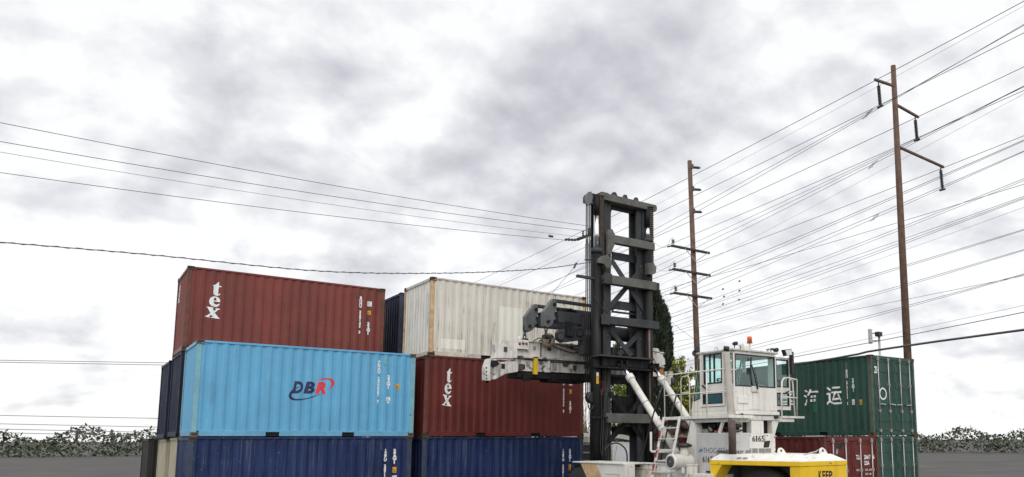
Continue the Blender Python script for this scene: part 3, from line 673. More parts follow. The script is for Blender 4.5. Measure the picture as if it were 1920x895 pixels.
# carriage in front of the mast: round tube, arms that carry the spreader on chains
CARR = mat('carriage_grey', (.045, .049, .055), .6, spec=.3, var=.3, vscale=2.5, streak=.25, streak_col=(.03, .03, .032), rust=.06)
m = MB(); p = aY(1149, 626, 18.95); q = aY(1183, 626, 18.95); zc = p.z
m.box(12.5, 18.8, zc-.75, 14.75, 19.1, zc-.45); m.box(12.5, 18.8, zc+.4, 12.8, 19.1, zc-.45); m.box(14.4, 18.8, zc+.4, 14.75, 19.1, zc-.45)
carr = m.build('carriage', CARR, truck, bev=.015)
MB().lathe((p.x-.3, 18.95, zc), (1, 0, 0), [(0, .2), (.04, .23), (q.x-p.x+.3, .23), (q.x-p.x+.36, .16)], 24).build('side_shift_cylinder', MASTG, carr)
def arm(Y):
    dx = 0
    def P(u, v): return aY(u, v, 19.0)
    def pl(pts, th, name, mm, par):
        q = [P(u, v) for u, v in pts]; return MB().prism([(a.x, Y-th/2, a.z) for a in q], (0, th, 0)).build(name, mm, par, bev=.012)
    a = pl([(1042, 584), (1110, 592), (1150, 597), (1150, 619), (1110, 612), (1044, 606)], .26, 'support_arm', CARR, carr)
    pl([(1017, 585), (1034, 561), (1040, 562), (1041, 580), (1036, 590), (1040, 600), (1030, 612), (1024, 615), (1017, 612)], .2, 'hook_plate', mat('hook_plate_grey', (.10, .105, .11), .5, var=.25), a)
    pl([(1038, 561), (1110, 571.5), (1150, 577), (1150, 582), (1110, 577), (1038, 567)], .12, 'tie_bar', CARR, a)
    p, q = P(1038, 579), P(1080, 585); MB().cyl((p.x, Y, p.z), (q.x, Y, q.z), .045, n=14).cyl((p.x+.15, Y, p.z-.02), (q.x-.15, Y, q.z+.01), .075, n=14).build('arm_cylinder', MAST, a)
    m = MB()
    for u, v in ((1036, 572), (1037, 603), (1024, 604)):
        c = P(u, v); m.cyl((c.x, Y-.16, c.z), (c.x, Y+.16, c.z), .05, n=12)
    m.build('pin', MAST, a)
    return a
arm(19.0); arm(20.1)
m = MB(); q = [aY(u, v, 18.9) for u, v in ((1046, 619), (1110, 611), (1150, 608), (1150, 632), (1110, 636), (1052, 643), (1043, 637), (1042, 626))]
m.prism([(a.x, 18.78, a.z) for a in q], (0, .2, 0)); la = m.build('lower_arm', CARR, carr, bev=.012)
for u, v in ((1051, 631.5), (1087, 624.5)):
    c = aY(u, v, 18.77); MB().lathe((c.x, 18.755, c.z), (0, 1, 0), [(0, .13), (.025, .13)], 22).build('bushing', MAST, la); MB().lathe((c.x, 18.745, c.z), (0, 1, 0), [(0, .10), (.02, .10)], 22).build('bushing', CARR, la)
c = aY(1068, 617, 18.7); MB().box(c.x-.12, 18.66, c.z-.22, c.x+.12, 18.77, c.z+.22).build('valve_block', MAST, la, bev=.01)
c = aY(1097, 630, 18.77); place_bm(fit_bm(text_bm('64', .2, bold=.004), 0, 0, .22, .17), (c.x, 18.774, c.z+.03), (1, 0, 0), (0, 0, 1), 'lettering', mat('chalk_ink', (.4, .4, .4), .7), la)

# tilt cylinders
for xt, xb_ in ((13.17, 13.12), (14.37, 14.32)):
    a = Vector((xt, 17.68, 4.66)); b = Vector((xb_, 15.22, 2.14)); d = (b-a).normalized(); Lh = (b-a).length
    t = MB().cyl(a+d*.5, b-d*.1, .096, n=22).build('tilt_cylinder', TWHITE, truck)
    MB().cyl(a+d*.08, a+d*.5, .05, n=14).build('rod', CHROME, t)
    m = MB(); m.cyl(a+d*.46, a+d*.64, .125, n=22); m.build('gland', TWHITE, t)
    m = MB()
    for k in (1.6, 2.55): m.cyl(a+d*k, a+d*(k+.03), .103, n=22)
    m.build('strap', STEEL, t)
    m = MB()
    for s in (-.1, .1): m.box(a.x+s-.03, a.y-.1, a.z-.12, a.x+s+.03, a.y+.12, a.z+.14)
    m.cyl((a.x-.2, a.y, a.z), (a.x+.2, a.y, a.z), .06, n=12); m.build('clevis', MAST, t, bev=.008)
    side = d.cross(Vector((1, 0, 0))).normalized()
    MB().tube([a+d*.45-side*.16, a+d*.8-side*.15, a+d*2.3-side*.15, a+d*2.45-side*.12], .014, 6).build('feed_pipe', BLKPL, t)
    MB().cyl(b-d*.12, b+d*.15, .09, n=16).build('base_eye', TWHITE2, t)

# chassis, fenders, body
m = MB(); m.box(12.5, 11.2, .75, 14.65, 17.9, 1.45); m.box(12.55, 13.75, 1.0, 14.6, 15.6, 1.5); chassis = m.build('chassis', TWHITE2, truck, bev=.02)
FX = 11.5
def P11(u, v): return aX(u, v, FX)
for s in (1, -1):
    mx = (lambda x: x) if s == 1 else (lambda x: 2*TXC-x)
    zt_ = P11(1150, 868).z
    m = MB(); m.box(mx(FX-.04), 15.38, zt_-.035, mx(12.42), 17.75, zt_)
    f = m.build('fender', TWHITE, truck, bev=.008)
    q = [P11(u, v) for u, v in ((1117, 870), (1173, 868.5))]
    pts = [(mx(FX), q[0].y, zt_-.037), (mx(FX), q[1].y, zt_-.037), (mx(FX), q[1].y, .95), (mx(FX), q[0].y-.75, .95)]
    MB().prism(pts, (.3*s, 0, 0)).build('side_panel', TWHITE, f, bev=.008)
    q0, q1 = P11(1089, 870).y, P11(1117, 870).y
    MB().prism([(mx(FX-.012), q0, zt_-.037), (mx(FX-.012), q1, zt_-.037), (mx(FX-.012), q1-.75, .95), (mx(FX-.012), q0-.75, .95)], (.02*s, 0, 0)).build('mud_board', mat('plywood', (.52, .36, .20), .8, var=.25, vscale=9, streak=.5, streak_col=(.36, .22, .11), streak_scale=(4, 3, 9)), f)
    BXX = 12.15
    MB().box(mx(BXX-.03), 13.7, zt_-.034, mx(12.5), 15.37, zt_-.002).build('body_ledge', TWHITE, f, bev=.006)
    MB().box(mx(BXX), 13.72, .9, mx(12.49), 16.2, zt_-.037).build('body_panel', TWHITE, f, bev=.008)
    P12 = lambda u, v: aX(u, v, BXX)
    if s == 1:
        p = P12(1196, 874); MB().box(BXX-.03, p.y-.10, p.z-.02, BXX-.002, p.y+.10, p.z+.02).build('latch', BLKPL, f)
        p = P12(1178, 893); MB().box(BXX-.02, p.y-.03, p.z-.05, BXX-.002, p.y+.03, p.z+.05).build('latch', BLKPL, f)
        p = P12(1213, 884); MB().box(BXX-.008, p.y-.06, p.z-.07, BXX-.002, p.y+.06, p.z+.07).build('label_plate', mat('faded_label', (.55, .40, .25), .7), f)
        for ua in (1177, 1224):
            p = P12(ua, 880); MB().box(BXX-.006, p.y-.006, 1.0, BXX+.002, p.y+.006, zt_-.05).build('panel_gap', DARK, f)
        p, q = P12(1178, 879), P12(1223, 879); MB().box(BXX-.006, q.y+.01, p.z-.006, BXX+.002, p.y-.01, p.z+.006).build('panel_gap', mat('seam_grey', (.2, .19, .18), .8), f)
        for ua, va in ((1184, 885), (1217, 872), (1200, 892), (1232, 876)):
            p = P12(ua, va); MB().lathe((BXX-.012, p.y, p.z), (1, 0, 0), [(0, .014), (.014, .014)], 8).build('bolt', BLKPL, f)
        a, b = P11(1135, 888), P11(1162, 888); m = MB(); m.box(FX-.012, b.y, a.z-.01, FX-.002, a.y, a.z+.01); m.box(FX-.012, b.y-.01, a.z-.4, FX-.002, b.y+.01, a.z-.012); m.build('panel_seam', TWHITE2, f)
    # drive wheel under the fender
    w = MB().lathe((mx(11.45), 17.45, .9), (s, 0, 0), [(0, .5), (.02, .62), (.06, .80), (.14, .89), (.46, .89), (.54, .80), (.58, .62), (.6, .5)], 40).build('wheel', RUBBER, truck)
    m = MB()
    for k in range(36):
        a = 2*math.pi*k/36
        for xo in (.16, .38): m.hexa(*[[Vector((mx(11.45+xo+dx_), 17.45+math.cos(a+da)*rr, .9+math.sin(a+da)*rr)) for dx_, da in ((-.08, -.04), (.08, -.04), (.08, .04), (-.08, .04))] for rr in (.885, .915)])
    m.build('tread', RUBBER, w)
    MB().lathe((mx(11.44), 17.45, .9), (s, 0, 0), [(0, .12), (.02, .2), (.10, .3), (.06, .46), (.02, .52), (.05, .53)], 28).build('rim', mat('wheel_grey', (.45, .45, .43), .6, var=.3, rust=.2), w)
MB().box(12.43, 13.5, 1.5, 14.71, 17.6, P11(1150, 868).z-.3).build('front_deck', CHAR, truck, bev=.01)
# engine hood with its side sheet and open bay under the platform
HX = 12.55
hy0, hy1 = aX(1370, 850, HX).y, aX(1306, 850, HX).y; hz = aX(1330, 812, HX).z
hood = MB().box(HX, hy0, 2.22, 13.2, 13.13, hz).box(HX, 13.131, 1.2, 13.2, hy1, hz).build('engine_hood', mat('hood_grey_white', (.47, .475, .47), .5, var=.07, streak=.35, streak_col=(.42, .40, .36), rust=.05), truck, bev=.012)
m = MB(); m.box(13.26, 13.25, 1.3, 14.48, hy1-.05, 3.0); m.box(13.0, 13.22, hz+.001, 13.255, hy1+.75, 2.99); bay = m.build('engine_bay', mat('bay_shade_dark', (.018, .018, .018), .9, var=.4, vscale=8), truck)  # bay filled with near-black boxes; its shade is put into the colour
m = MB()
for k in range(16):
    y = RND.uniform(hy0+.15, hy1-.15); z = RND.uniform(hz+.02, hz+.16); r = RND.uniform(.02, .05)
    m.tube([(12.75+RND.uniform(0, .2), y, z), (12.8, y+RND.uniform(-.2, .2), z+RND.uniform(-.03, .1)), (12.95, y+RND.uniform(-.3, .3), z+RND.uniform(0, .12))], r, 6)
m.build('engine_hoses', BLKPL, bay)
m = MB(); p = aX(1343, 810, 12.72); m.cyl((12.72, p.y, hz), (12.72, p.y, hz+.06), .05, n=12); m.cyl((12.8, p.y-.16, hz), (12.8, p.y-.16, hz+.05), .04, n=12); m.build('oil_filter', mat('orange_red_part', (.42, .07, .03), .5), bay)
m = MB(); p = aX(1322, 806, 12.75); m.box(12.7, p.y-.15, hz, 12.85, p.y+.12, hz+.1); m.cyl((12.7, p.y-.3, hz+.05), (12.7, p.y-.2, hz+.14), .03); m.build('engine_block', mat('engine_grey', (.25, .25, .24), .6, var=.4, vscale=14), bay)
a, b = aX(1349, 812, 12.6), aX(1357, 787, 12.6); MB().bar(a, b, .05, .07).build('stay', TWHITE, hood)
p = aX(1331, 885, HX); MB().box(HX-.025, p.y-.11, p.z-.02, HX-.002, p.y+.11, p.z+.02).build('hood_handle', BLKPL, hood)
def side_text(s, u0, v1, u1, v0, X, m_, par, bold=.004, name='lettering'):
    a, b = aX(u0, v1, X), aX(u1, v0, X)
    place_bm(fit_bm(text_bm(s, .2, bold=bold), 0, 0, a.y-b.y, b.z-a.z), (X-.004, a.y, a.z), (0, -1, 0), (0, 0, 1), name, m_, par)
side_text('THDC 955', 1318.5, 849.5, 1360, 840, HX, mat('outline_blue_ink', (.10, .12, .16), .5), hood, bold=.0)
side_text('sp', 1361, 850, 1368, 843, HX, mat('outline_blue_ink', (.10, .12, .16), .5), hood)
side_text('616', 1317.5, 867.5, 1331, 856, HX, BLACK_INK, hood); side_text('5', 1332.2, 867.5, 1336.5, 856, HX, BLACK_INK, hood)
q = [aX(u, v, HX) for u, v in ((1310, 846), (1314, 841), (1318, 843), (1317.5, 847), (1311, 848))]
bm = bmesh.new(); bm.faces.new([bm.verts.new(p-Vector((.004, 0, 0))-BASE[truck.name]) for p in q]); link_bm(bm, 'emblem', mat('emblem_blue', (.08, .22, .38), .5), hood)
# riser panel ahead of the hood
q = [aX(u, v, 12.5) for u, v in ((1295, 786), (1300, 790), (1304, 806), (1305, 890), (1289, 890), (1285.5, 836), (1292, 806))]
MB().prism([(12.5, p.y, p.z) for p in q], (.25, 0, 0)).build('riser_panel', TWHITE, truck, bev=.01)
MB().box(12.5, aX(1305.6, 840, 12.5).y, 1.6, 12.52, aX(1306.5, 840, 12.5).y+.02, 2.6).build('trim_strip', TWHITE2, truck)
# air cleaner
c = aX(1257, 866, 11.75); ac = MB().lathe(c, (1, 0, 0), [(0, .155), (.0, .185), (.04, .19), (.05, .18), (.60, .18), (.68, .14)], 28).build('air_cleaner', TWHITE, truck)
MB().lathe(c-Vector((.012, 0, 0)), (1, 0, 0), [(0, .03), (.004, .06), (.005, .1), (.003, .135), (.02, .145)], 28).build('end_cap', mat('dark_cap', (.06, .065, .075), .4, var=.3), ac)
MB().lathe(c-Vector((.02, 0, 0)), (1, 0, 0), [(0, .018), (.02, .018)], 10).build('wing_nut', STEEL, ac)
p = c+Vector((.45, 0, .1)); MB().lathe(p, (0, 0, 1), [(0, .13), (.1, .11), (.16, .10), (.24, .11)], 22).build('intake_neck', TWHITE2, ac)
MB().lathe(p+Vector((0, 0, .24)), (0, 0, 1), [(0, .15), (.02, .19), (.06, .19), (.09, .12), (.105, .1)], 24).build('rain_cap', BLKPL, ac)
m = MB(); m.cyl(c+Vector((.06, 0, -.17)), c+Vector((.06, 0, -.27)), .045, n=12); m.cyl(c+Vector((.06, 0, -.27)), c+Vector((.06, 0, -.34)), .028, .012, n=10); m.build('dust_valve', TWHITE2, ac)
for xo in (.25, .52): MB().box(c.x+xo, c.y-.14, c.z-.28, c.x+xo+.08, c.y+.1, c.z-.14).build('cleaner_bracket', TWHITE, ac, bev=.006)
MB().box(12.16, 13.0, 1.2, 13.0, 13.69, c.z-.285).build('side_step_box', TWHITE, truck, bev=.012)

# platform, ladder, rails
PX = 12.45
p0, p1 = aX(1243.5, 781, PX), aX(1366, 776, PX); pz = 3.06
plat = MB().box(PX, p1.y, pz-.075, 13.3, p0.y, pz).build('platform', TWHITE, truck, bev=.008)
MB().box(PX+.1, p1.y+.15, pz-.16, 13.3, p0.y-.9, pz-.078).build('platform_rib', TWHITE2, plat)
la0, la1 = aX(1246, 787, PX).y, aX(1276, 787, PX).y
lad = MB().bar((PX-.02, la0, pz), (PX-.62, la0, .75), .035, .075, up=(0, 1, 0)).build('ladder', TWHITE, truck, bev=.004)
MB().bar((PX-.02, la1, pz), (PX-.62, la1, .75), .035, .075, up=(0, 1, 0)).build('ladder_rail', TWHITE, lad, bev=.004)
for k in range(8):
    z = 2.78-k*.275; x = PX-.02-.6*(pz-z)/(pz-.75); MB().box(x-.05, la1, z-.018, x+.05, la0, z+.018).build('rung', TWHITE2, lad, bev=.004)
RED_T = mat('red_tape', (.35, .015, .02), .4)
for k in range(5):
    z = 2.72-k*.42; 
    pa = Vector((PX-.02-.6*(pz-z)/(pz-.75), la0, z)); pb = Vector((PX-.02-.6*(pz-z+.26)/(pz-.75), la0, z-.26))
    off = Vector((-.0415, -.012, 0)); MB().bar(pa+off, pb+off, .004, .05, up=(0, 1, 0)).build('reflective_tape', RED_T, lad)
rx = PX+.03
zt1, zt2 = aX(1247, 704, rx).z, aX(1247, 742, rx).z
ya, yb = aX(1246, 740, rx).y, aX(1357, 698, rx).y
hr = MB().tube([(rx, ya, pz), (rx, ya, zt1-.08), (rx, ya-.08, zt1), (rx, yb, zt1), (rx+.4, yb-.02, zt1)], .016, 8).build('handrail', TWHITE, truck)
MB().tube([(rx, ya, zt2), (rx, yb, zt2), (rx+.4, yb-.02, zt2)], .014, 8).build('mid_rail', TWHITE, hr)
MB().cyl((rx, (ya+yb)/2-.5, pz), (rx, (ya+yb)/2-.5, zt1), .018, n=8).build('rail_post', TWHITE, hr)
for k, (u_, vv) in enumerate(((1276.5, 708), (1293, 709))): pass
hx = 12.72; y1_, y2_ = aX(1277, 740, hx).y, aX(1293, 740, hx).y; zz = aX(1280, 706, hx).z
CREAM = mat('cream_rail', (.66, .63, .48), .5, var=.1)
gh = MB().tube([(hx, y1_, pz), (hx, y1_, zz-.1), (hx, y1_-.06, zz-.01), (hx, y2_+.06, zz), (hx, y2_, zz-.08), (hx, y2_, pz)], .016, 8).build('grab_hoop', CREAM, truck)
MB().cyl((hx, y1_, pz+.62), (hx, y2_, pz+.62), .016, n=8).build('hoop_bar', CREAM, gh)
a = aX(1220.5, 810, 12.6); b = aX(1220.5, 847, 12.6); c = aX(1262, 847.5, 12.3)
MB().tube([a, b+Vector((0, 0, .03)), b+Vector((0, -.05, 0)), c], .032, 10).build('guard_pipe', TWHITE, truck)
for pts in (((1242.5, 722), (1225, 777), (1200, 868), (1198, 897)), ((1273, 724), (1253, 798), (1238, 866))):
    q = [aX(u, v, 12.25+.3*(pts[0][0] > 1260)) for u, v in pts]; MB().tube(q, .02, 8).build('hanging_hose', BLKPL, truck)
p = aX(1262, 715, 12.42); MB().lathe(p+Vector((0, 0, -.1)), (0, 0, 1), [(0, .05), (.02, .06), (.17, .06), (.2, .03)], 14).build('work_lamp', BLKPL, hr)

# cab
cx0, cx1, cy0, cy1, cz0, cz1 = 13.06, 14.61, 13.0, 14.56, 3.19, 4.66
yft = 14.22
m = MB(); m.box(cx0, cy0+.001, cz0-.1, cx1, cy1, cz0); cab = m.build('cab', TWHITE, truck, bev=.01)
def cz(u, v): return aY(u, v, cy0).z
w_l, w_r = aY(1378, 690, cy0).x, aY(1453, 695, cy0).x; wz1, wz0 = cz(1378, 662.5), cz(1378, 721.5)
MB().box(cx0, cy0, cz0+.002, cx1, cy0+.05, wz0-.03).build('rear_panel', TWHITE, cab, bev=.01)
m = MB(); fr = .028
m.box(cx0+.0, cy0+.004, wz0-.028, w_l, cy0+.05, wz1+.03); m.box(w_r, cy0+.004, wz0-.028, cx1, cy0+.05, wz1+.03); m.box(w_l, cy0+.004, wz1, w_r, cy0+.05, cz1); m.build('rear_window_surround', TWHITE, cab)
m = MB(); m.box(w_l, cy0-.008, wz0-.03, w_r, cy0+.03, wz0); m.box(w_l, cy0-.008, wz1-.03, w_r, cy0+.03, wz1); m.box(w_l, cy0-.008, wz0, w_l+.028, cy0+.03, wz1-.03); m.box(w_r-.028, cy0-.008, wz0, w_r, cy0+.03, wz1-.03)
rw = m.build('rear_window', BLKPL, cab, bev=.006)
MB().box(w_l+.028, cy0+.01, wz0, w_r-.028, cy0+.018, wz1-.03).build('pane', CABGLASS, rw)
# rear panel fittings
def ry(u, v): p = aY(u, v, cy0); return p.x, p.z
a, b = ry(1403.5, 767), ry(1425, 737); MB().box(a[0], cy0-.012, a[1], b[0], cy0-.001, b[1]).build('access_plate', TWHITE, cab, bev=.003)
a, b = ry(1382, 756), ry(1402, 744); MB().box(a[0], cy0-.03, a[1], b[0], cy0-.001, b[1]).build('vent_box', TWHITE, cab, bev=.01)
a, b = ry(1444, 770), ry(1455, 761.5); MB().box(a[0], cy0-.012, a[1], b[0], cy0-.001, b[1]).build('access_plate', TWHITE, cab, bev=.003)
a, b = ry(1408.5, 735), ry(1420, 724.8); MB().box(a[0], cy0-.05, a[1], b[0], cy0-.001, b[1]).build('wiper_motor', TWHITE2, cab, bev=.008)
p = ry(1416.5, 730); q = ry(1407, 685); wp = MB().bar((p[0], cy0-.07, p[1]), (q[0], cy0-.05, q[1]), .022, .02).build('wiper', BLKPL, cab)
q2 = ry(1406.5, 671); q3 = ry(1405, 702); MB().bar((q2[0], cy0-.035, q2[1]), (q3[0], cy0-.035, q3[1]), .035, .025).build('wiper_blade', BLKPL, wp)
p2 = ry(1409, 690); MB().bar((p[0]+.02, cy0-.075, p[1]), (p2[0]+.06, cy0-.05, p2[1]), .012, .012).build('wiper_link', BLKPL, wp)
m = MB(); m.box(cx0-.02, cy0-.06, cz0-.1, cx1+.02, cy0-.001, cz0-.01); m.build('rear_sill', TWHITE, cab, bev=.012)
m = MB(); m.box(cx0+.05, cy0-.02, cz0-.23, cx1+.02, cy0+.25, cz0-.115); m.build('mount_beam', TWHITE2, cab, bev=.012)
for u_, v_ in ((1390, 779), (1455, 782)):
    p = aY(u_, v_, cy0-.05); MB().lathe((p.x, cy0-.09, p.z), (0, 1, 0), [(0, .03), (.0, .05), (.09, .05)], 14).build('mount_pad', BLKPL, cab)
# left side
def LX(u, v): return aX(u, v, cx0)
m = MB(); m.box(cx0, cy0+.051, cz0+.002, cx0+.04, LX(1314.5, 740).y+.002, LX(1330, 763.5).z); m.build('side_sill_panel', TWHITE, cab, bev=.006)
yq0, yq1 = LX(1374.5, 700).y, LX(1365.5, 700).y; zq1, zq0 = LX(1370, 662).z, LX(1370, 719.5).z
m = MB(); m.box(cx0, cy0+.051, LX(1330, 763.3).z, cx0+.04, LX(1360, 740).y, zq0); m.box(cx0, cy0+.051, zq1, cx0+.04, LX(1360, 740).y, cz1); m.box(cx0, yq1, zq0, cx0+.04, LX(1360, 740).y, zq1); m.build('side_panel', TWHITE, cab)
qg = MB().box(cx0-.004, yq0, zq0+.001, cx0+.01, yq1-.001, zq1-.001).build('quarter_window', CABGLASS, cab)
m = MB(); m.box(cx0-.008, yq0, zq0, cx0+.012, yq0+.02, zq1); m.box(cx0-.008, yq1-.02, zq0, cx0+.012, yq1, zq1); m.box(cx0-.008, yq0+.02, zq0, cx0+.012, yq1-.02, zq0+.02); m.box(cx0-.008, yq0+.02, zq1-.02, cx0+.012, yq1-.02, zq1); m.build('gasket', BLKPL, qg)
def window_frame(m, x0, x1, ya, yb, za, zb_, t): m.box(x0, ya, za, x1, yb, za+t); m.box(x0, ya, zb_-t, x1, yb, zb_); m.box(x0, ya, za+t, x1, ya+t, zb_-t); m.box(x0, yb-t, za+t, x1, yb, zb_-t)
dy0, dy1 = LX(1359, 740).y, LX(1314.5, 740).y; dz0, dz1 = LX(1330, 763).z, LX(1330, 660.5).z
uy0, uy1, uz0, uz1 = LX(1355.5, 700).y, LX(1321, 700).y, LX(1340, 720).z, LX(1340, 663).z
ly0, ly1, lz0, lz1 = LX(1356.5, 748).y, LX(1319.5, 748).y, LX(1340, 757.5).z, LX(1340, 738).z
m = MB(); X0, X1 = cx0-.03, cx0+.01
m.box(X0, dy0+.005, dz0+.005, X1, dy1, lz0); m.box(X0, dy0+.005, lz0, X1, ly0, dz1); m.box(X0, ly1, lz0, X1, dy1, dz1); m.box(X0, ly0, lz1, X1, ly1, uz0); m.box(X0, ly0, uz1, X1, ly1, dz1)
m.box(X0, ly0, uz0, X1, uy0, uz1); m.box(X0, uy1, uz0, X1, ly1, uz1)
door = m.build('door', TWHITE, cab)
m = MB(); window_frame(m, X0-.008, X1+.004, uy0, uy1, uz0, uz1, .035); m.box(X0-.006, uy0+(uy1-uy0)*.42, uz0+.035, X1, uy0+(uy1-uy0)*.42+.025, uz1-.035); m.box(X0-.006, uy0+(uy1-uy0)*.66, uz0+.035, X1, uy0+(uy1-uy0)*.66+.02, uz1-.035); m.build('window_frame', BLKPL, door)
m = MB(); window_frame(m, X0-.008, X1+.004, ly0, ly1, lz0, lz1, .028); m.build('window_frame', BLKPL, door)
MB().box(cx0-.012, uy0+.035, uz0+.035, cx0-.006, uy1-.035, uz1-.035).build('pane', CABGLASS, door)
MB().box(cx0-.012, ly0+.028, lz0+.028, cx0-.006, ly1-.028, lz1-.028).build('pane', CABGLASS, door)
a, b = LX(1319.5, 723), LX(1329, 731); MB().bar((cx0-.06, a.y, a.z), (cx0-.06, b.y, b.z), .03, .045).build('door_handle', BLKPL, door, bev=.008)
# front part of the left side, sloping back to the roof
q = [(cy1, cz0+.002), (dy1+.004, cz0+.002), (dy1+.004, cz1), (yft, cz1)]
fz = lambda z: cy1+(yft-cy1)*(z-cz0)/(cz1-cz0)
for xs_ in (cx0, cx1-.04):
    m = MB(); z1_, z2_ = LX(1300, 752).z, LX(1311, 673).z
    m.prism([(xs_, fz(cz0), cz0+.003), (xs_, dy1+.004, cz0+.003), (xs_, dy1+.004, z1_+.06), (xs_, fz(z1_), z1_)], (.04, 0, 0)); m.prism([(xs_, fz(z2_), z2_), (xs_, dy1+.004, z2_), (xs_, dy1+.004, cz1), (xs_, fz(cz1), cz1)], (.04, 0, 0))
    m.prism([(xs_, fz(z1_), z1_+.001), (xs_, fz(z1_)-.05, z1_+.001), (xs_, fz(z2_)-.03, z2_-.001), (xs_, fz(z2_), z2_-.001)], (.04, 0, 0)); m.build('front_side_panel', TWHITE, cab)
    MB().prism([(xs_+.015, fz(z1_)-.05, z1_+.002), (xs_+.015, dy1+.006, z1_+.06), (xs_+.015, dy1+.006, z2_-.002), (xs_+.015, fz(z2_)-.03, z2_-.002)], (.008, 0, 0)).build('side_glass', CABGLASS, cab)
    m = MB(); m.bar((xs_-.004, fz(z1_)-.05, z1_), (xs_-.004, fz(z2_)-.03, z2_), .02, .02); m.bar((xs_-.004, fz(z1_)-.05, z1_), (xs_-.004, dy1+.01, z1_+.06), .02, .02); m.build('glass_trim', BLKPL, cab)
# front glazing, right side frame, roof
zl = cz0+.45
m = MB(); m.prism([(cx0+.041, fz(cz0), cz0+.003), (cx1-.041, fz(cz0), cz0+.003), (cx1-.041, fz(zl), zl), (cx0+.041, fz(zl), zl)], (0, -.04, 0)); m.build('front_panel', TWHITE, cab)
MB().prism([(cx0+.041, fz(zl)-.01, zl+.001), (cx1-.041, fz(zl)-.01, zl+.001), (cx1-.041, fz(cz1-.06)-.01, cz1-.06), (cx0+.041, fz(cz1-.06)-.01, cz1-.06)], (0, -.008, 0)).build('front_window', CABGLASS, cab)
m = MB(); m.box(cx0+.041, yft-.06, cz1-.058, cx1-.041, yft, cz1-.002); xm = (cx0+cx1)/2
m.build('front_header', TWHITE, cab)
m = MB(); m.box(cx1-.04, cy0+.051, cz0+.002, cx1, cy0+.25, cz1); m.box(cx1-.04, dy1-.1, cz0+.002, cx1, dy1, cz1); m.box(cx1-.04, cy0+.26, cz1-.1, cx1, dy1-.11, cz1-.002); m.build('door_post', TWHITE, cab)
m = MB(); m.prism([(cx0-.06, cy0-.05, cz1+.002), (cx1+.05, cy0-.05, cz1+.002), (cx1+.05, yft+.08, cz1+.002), (cx0-.06, yft+.08, cz1+.002)], (0, 0, .05)); m.hexa([(cx0, cy0+.02, cz1+.052), (cx1, cy0+.02, cz1+.052), (cx1, yft, cz1+.052), (cx0, yft, cz1+.052)], [(cx0+.15, cy0+.2, cz1+.085), (cx1-.15, cy0+.2, cz1+.085), (cx1-.15, yft-.15, cz1+.085), (cx0+.15, yft-.15, cz1+.085)])
roof = m.build('cab_roof', TWHITE2, cab, bev=.012)
# interior
m = MB(); m.box(13.55, 13.35, cz0+.35, 14.15, 13.95, cz0+.52); m.hexa([(13.58, 13.28, cz0+.45), (14.12, 13.28, cz0+.45), (14.12, 13.42, cz0+.5), (13.58, 13.42, cz0+.5)], [(13.62, 13.18, cz0+.98), (14.08, 13.18, cz0+.98), (14.08, 13.28, cz0+.98), (13.62, 13.28, cz0+.98)]); m.box(13.7, 13.4, cz0+.002, 14.0, 13.9, cz0+.35)
m.build('seat', BLKPL, cab, bev=.04)
ctr = Vector((13.83, 14.12, cz0+.78)); ax = Vector((0, -.55, .83)).normalized(); e1 = Vector((1, 0, 0)); e2 = ax.cross(e1)
m = MB(); m.tube([ctr+(e1*math.cos(a)+e2*math.sin(a))*.2 for a in [k*math.pi/12 for k in range(25)]], .017, 8)
for a in (.3, 2.4, 4.5): m.cyl(ctr, ctr+(e1*math.cos(a)+e2*math.sin(a))*.19, .013, n=6)
m.cyl(ctr, ctr-ax*.45, .035, n=10); m.build('steering_wheel', BLKPL, cab)
m = MB(); m.box(13.2, 14.2, cz0+.002, 14.45, 14.45, cz0+.62); m.box(14.2, 13.3, cz0+.002, 14.5, 14.1, cz0+.7); m.build('console', mat('console_grey', (.12, .14, .14), .6), cab, bev=.02)
m = MB(); m.cyl((14.3, 13.5, cz0+.7), (14.33, 13.52, cz0+.95), .012, n=6); m.cyl((14.35, 13.7, cz0+.7), (14.37, 13.72, cz0+.92), .012, n=6); m.build('lever', BLKPL, cab)
MB().box(cx1-.06, cy0+.06, cz0+.004, cx1-.045, dy1-.12, cz0+.62).build('dark_interior_sheet', CHAR, cab)  # added charcoal sheet that makes the cab look dark through the lower door window
MB().lathe((13.3, 13.35, cz0+1.08), (.3, -.8, 0), [(0, .13), (.02, .15), (.06, .15), (.08, .12)], 20).build('cab_fan', mat('fan_grey', (.3, .32, .32), .5), cab)
# open door on the far side
oy = 13.16; ox0, ox1 = aY(1452, 700, oy).x, aY(1481, 700, oy).x; oz0, oz1 = aY(1470, 769, oy).z, aY(1470, 671, oy).z
zm1, zm2 = aY(1470, 727, oy).z, aY(1470, 737, oy).z; zm3 = aY(1470, 762, oy).z
od = MB(); t_ = .055
od.box(ox0, oy, oz0, ox1, oy+.04, zm3); od.box(ox0, oy, zm2, ox1, oy+.04, zm1); od.box(ox0, oy, oz1-t_, ox1, oy+.04, oz1); od.box(ox0, oy, zm3, ox0+t_, oy+.04, zm2); od.box(ox1-t_, oy, zm3, ox1, oy+.04, zm2); od.box(ox0, oy, zm1, ox0+t_, oy+.04, oz1-t_); od.box(ox1-t_, oy, zm1, ox1, oy+.04, oz1-t_)
od = od.build('door', TWHITE, cab, label='white glazed cab door swung open on the far side')
m = MB(); 
for za, zb_ in ((zm1, oz1-t_), (zm3, zm2)):
    xa, xb = ox0+t_, ox1-t_; m.box(xa, oy-.006, za, xb, oy+.045, za+.03); m.box(xa, oy-.006, zb_-.03, xb, oy+.045, zb_); m.box(xa, oy-.006, za+.03, xa+.03, oy+.045, zb_-.03); m.box(xb-.03, oy-.006, za+.03, xb, oy+.045, zb_-.03)
m.build('window_frame', BLKPL, od)
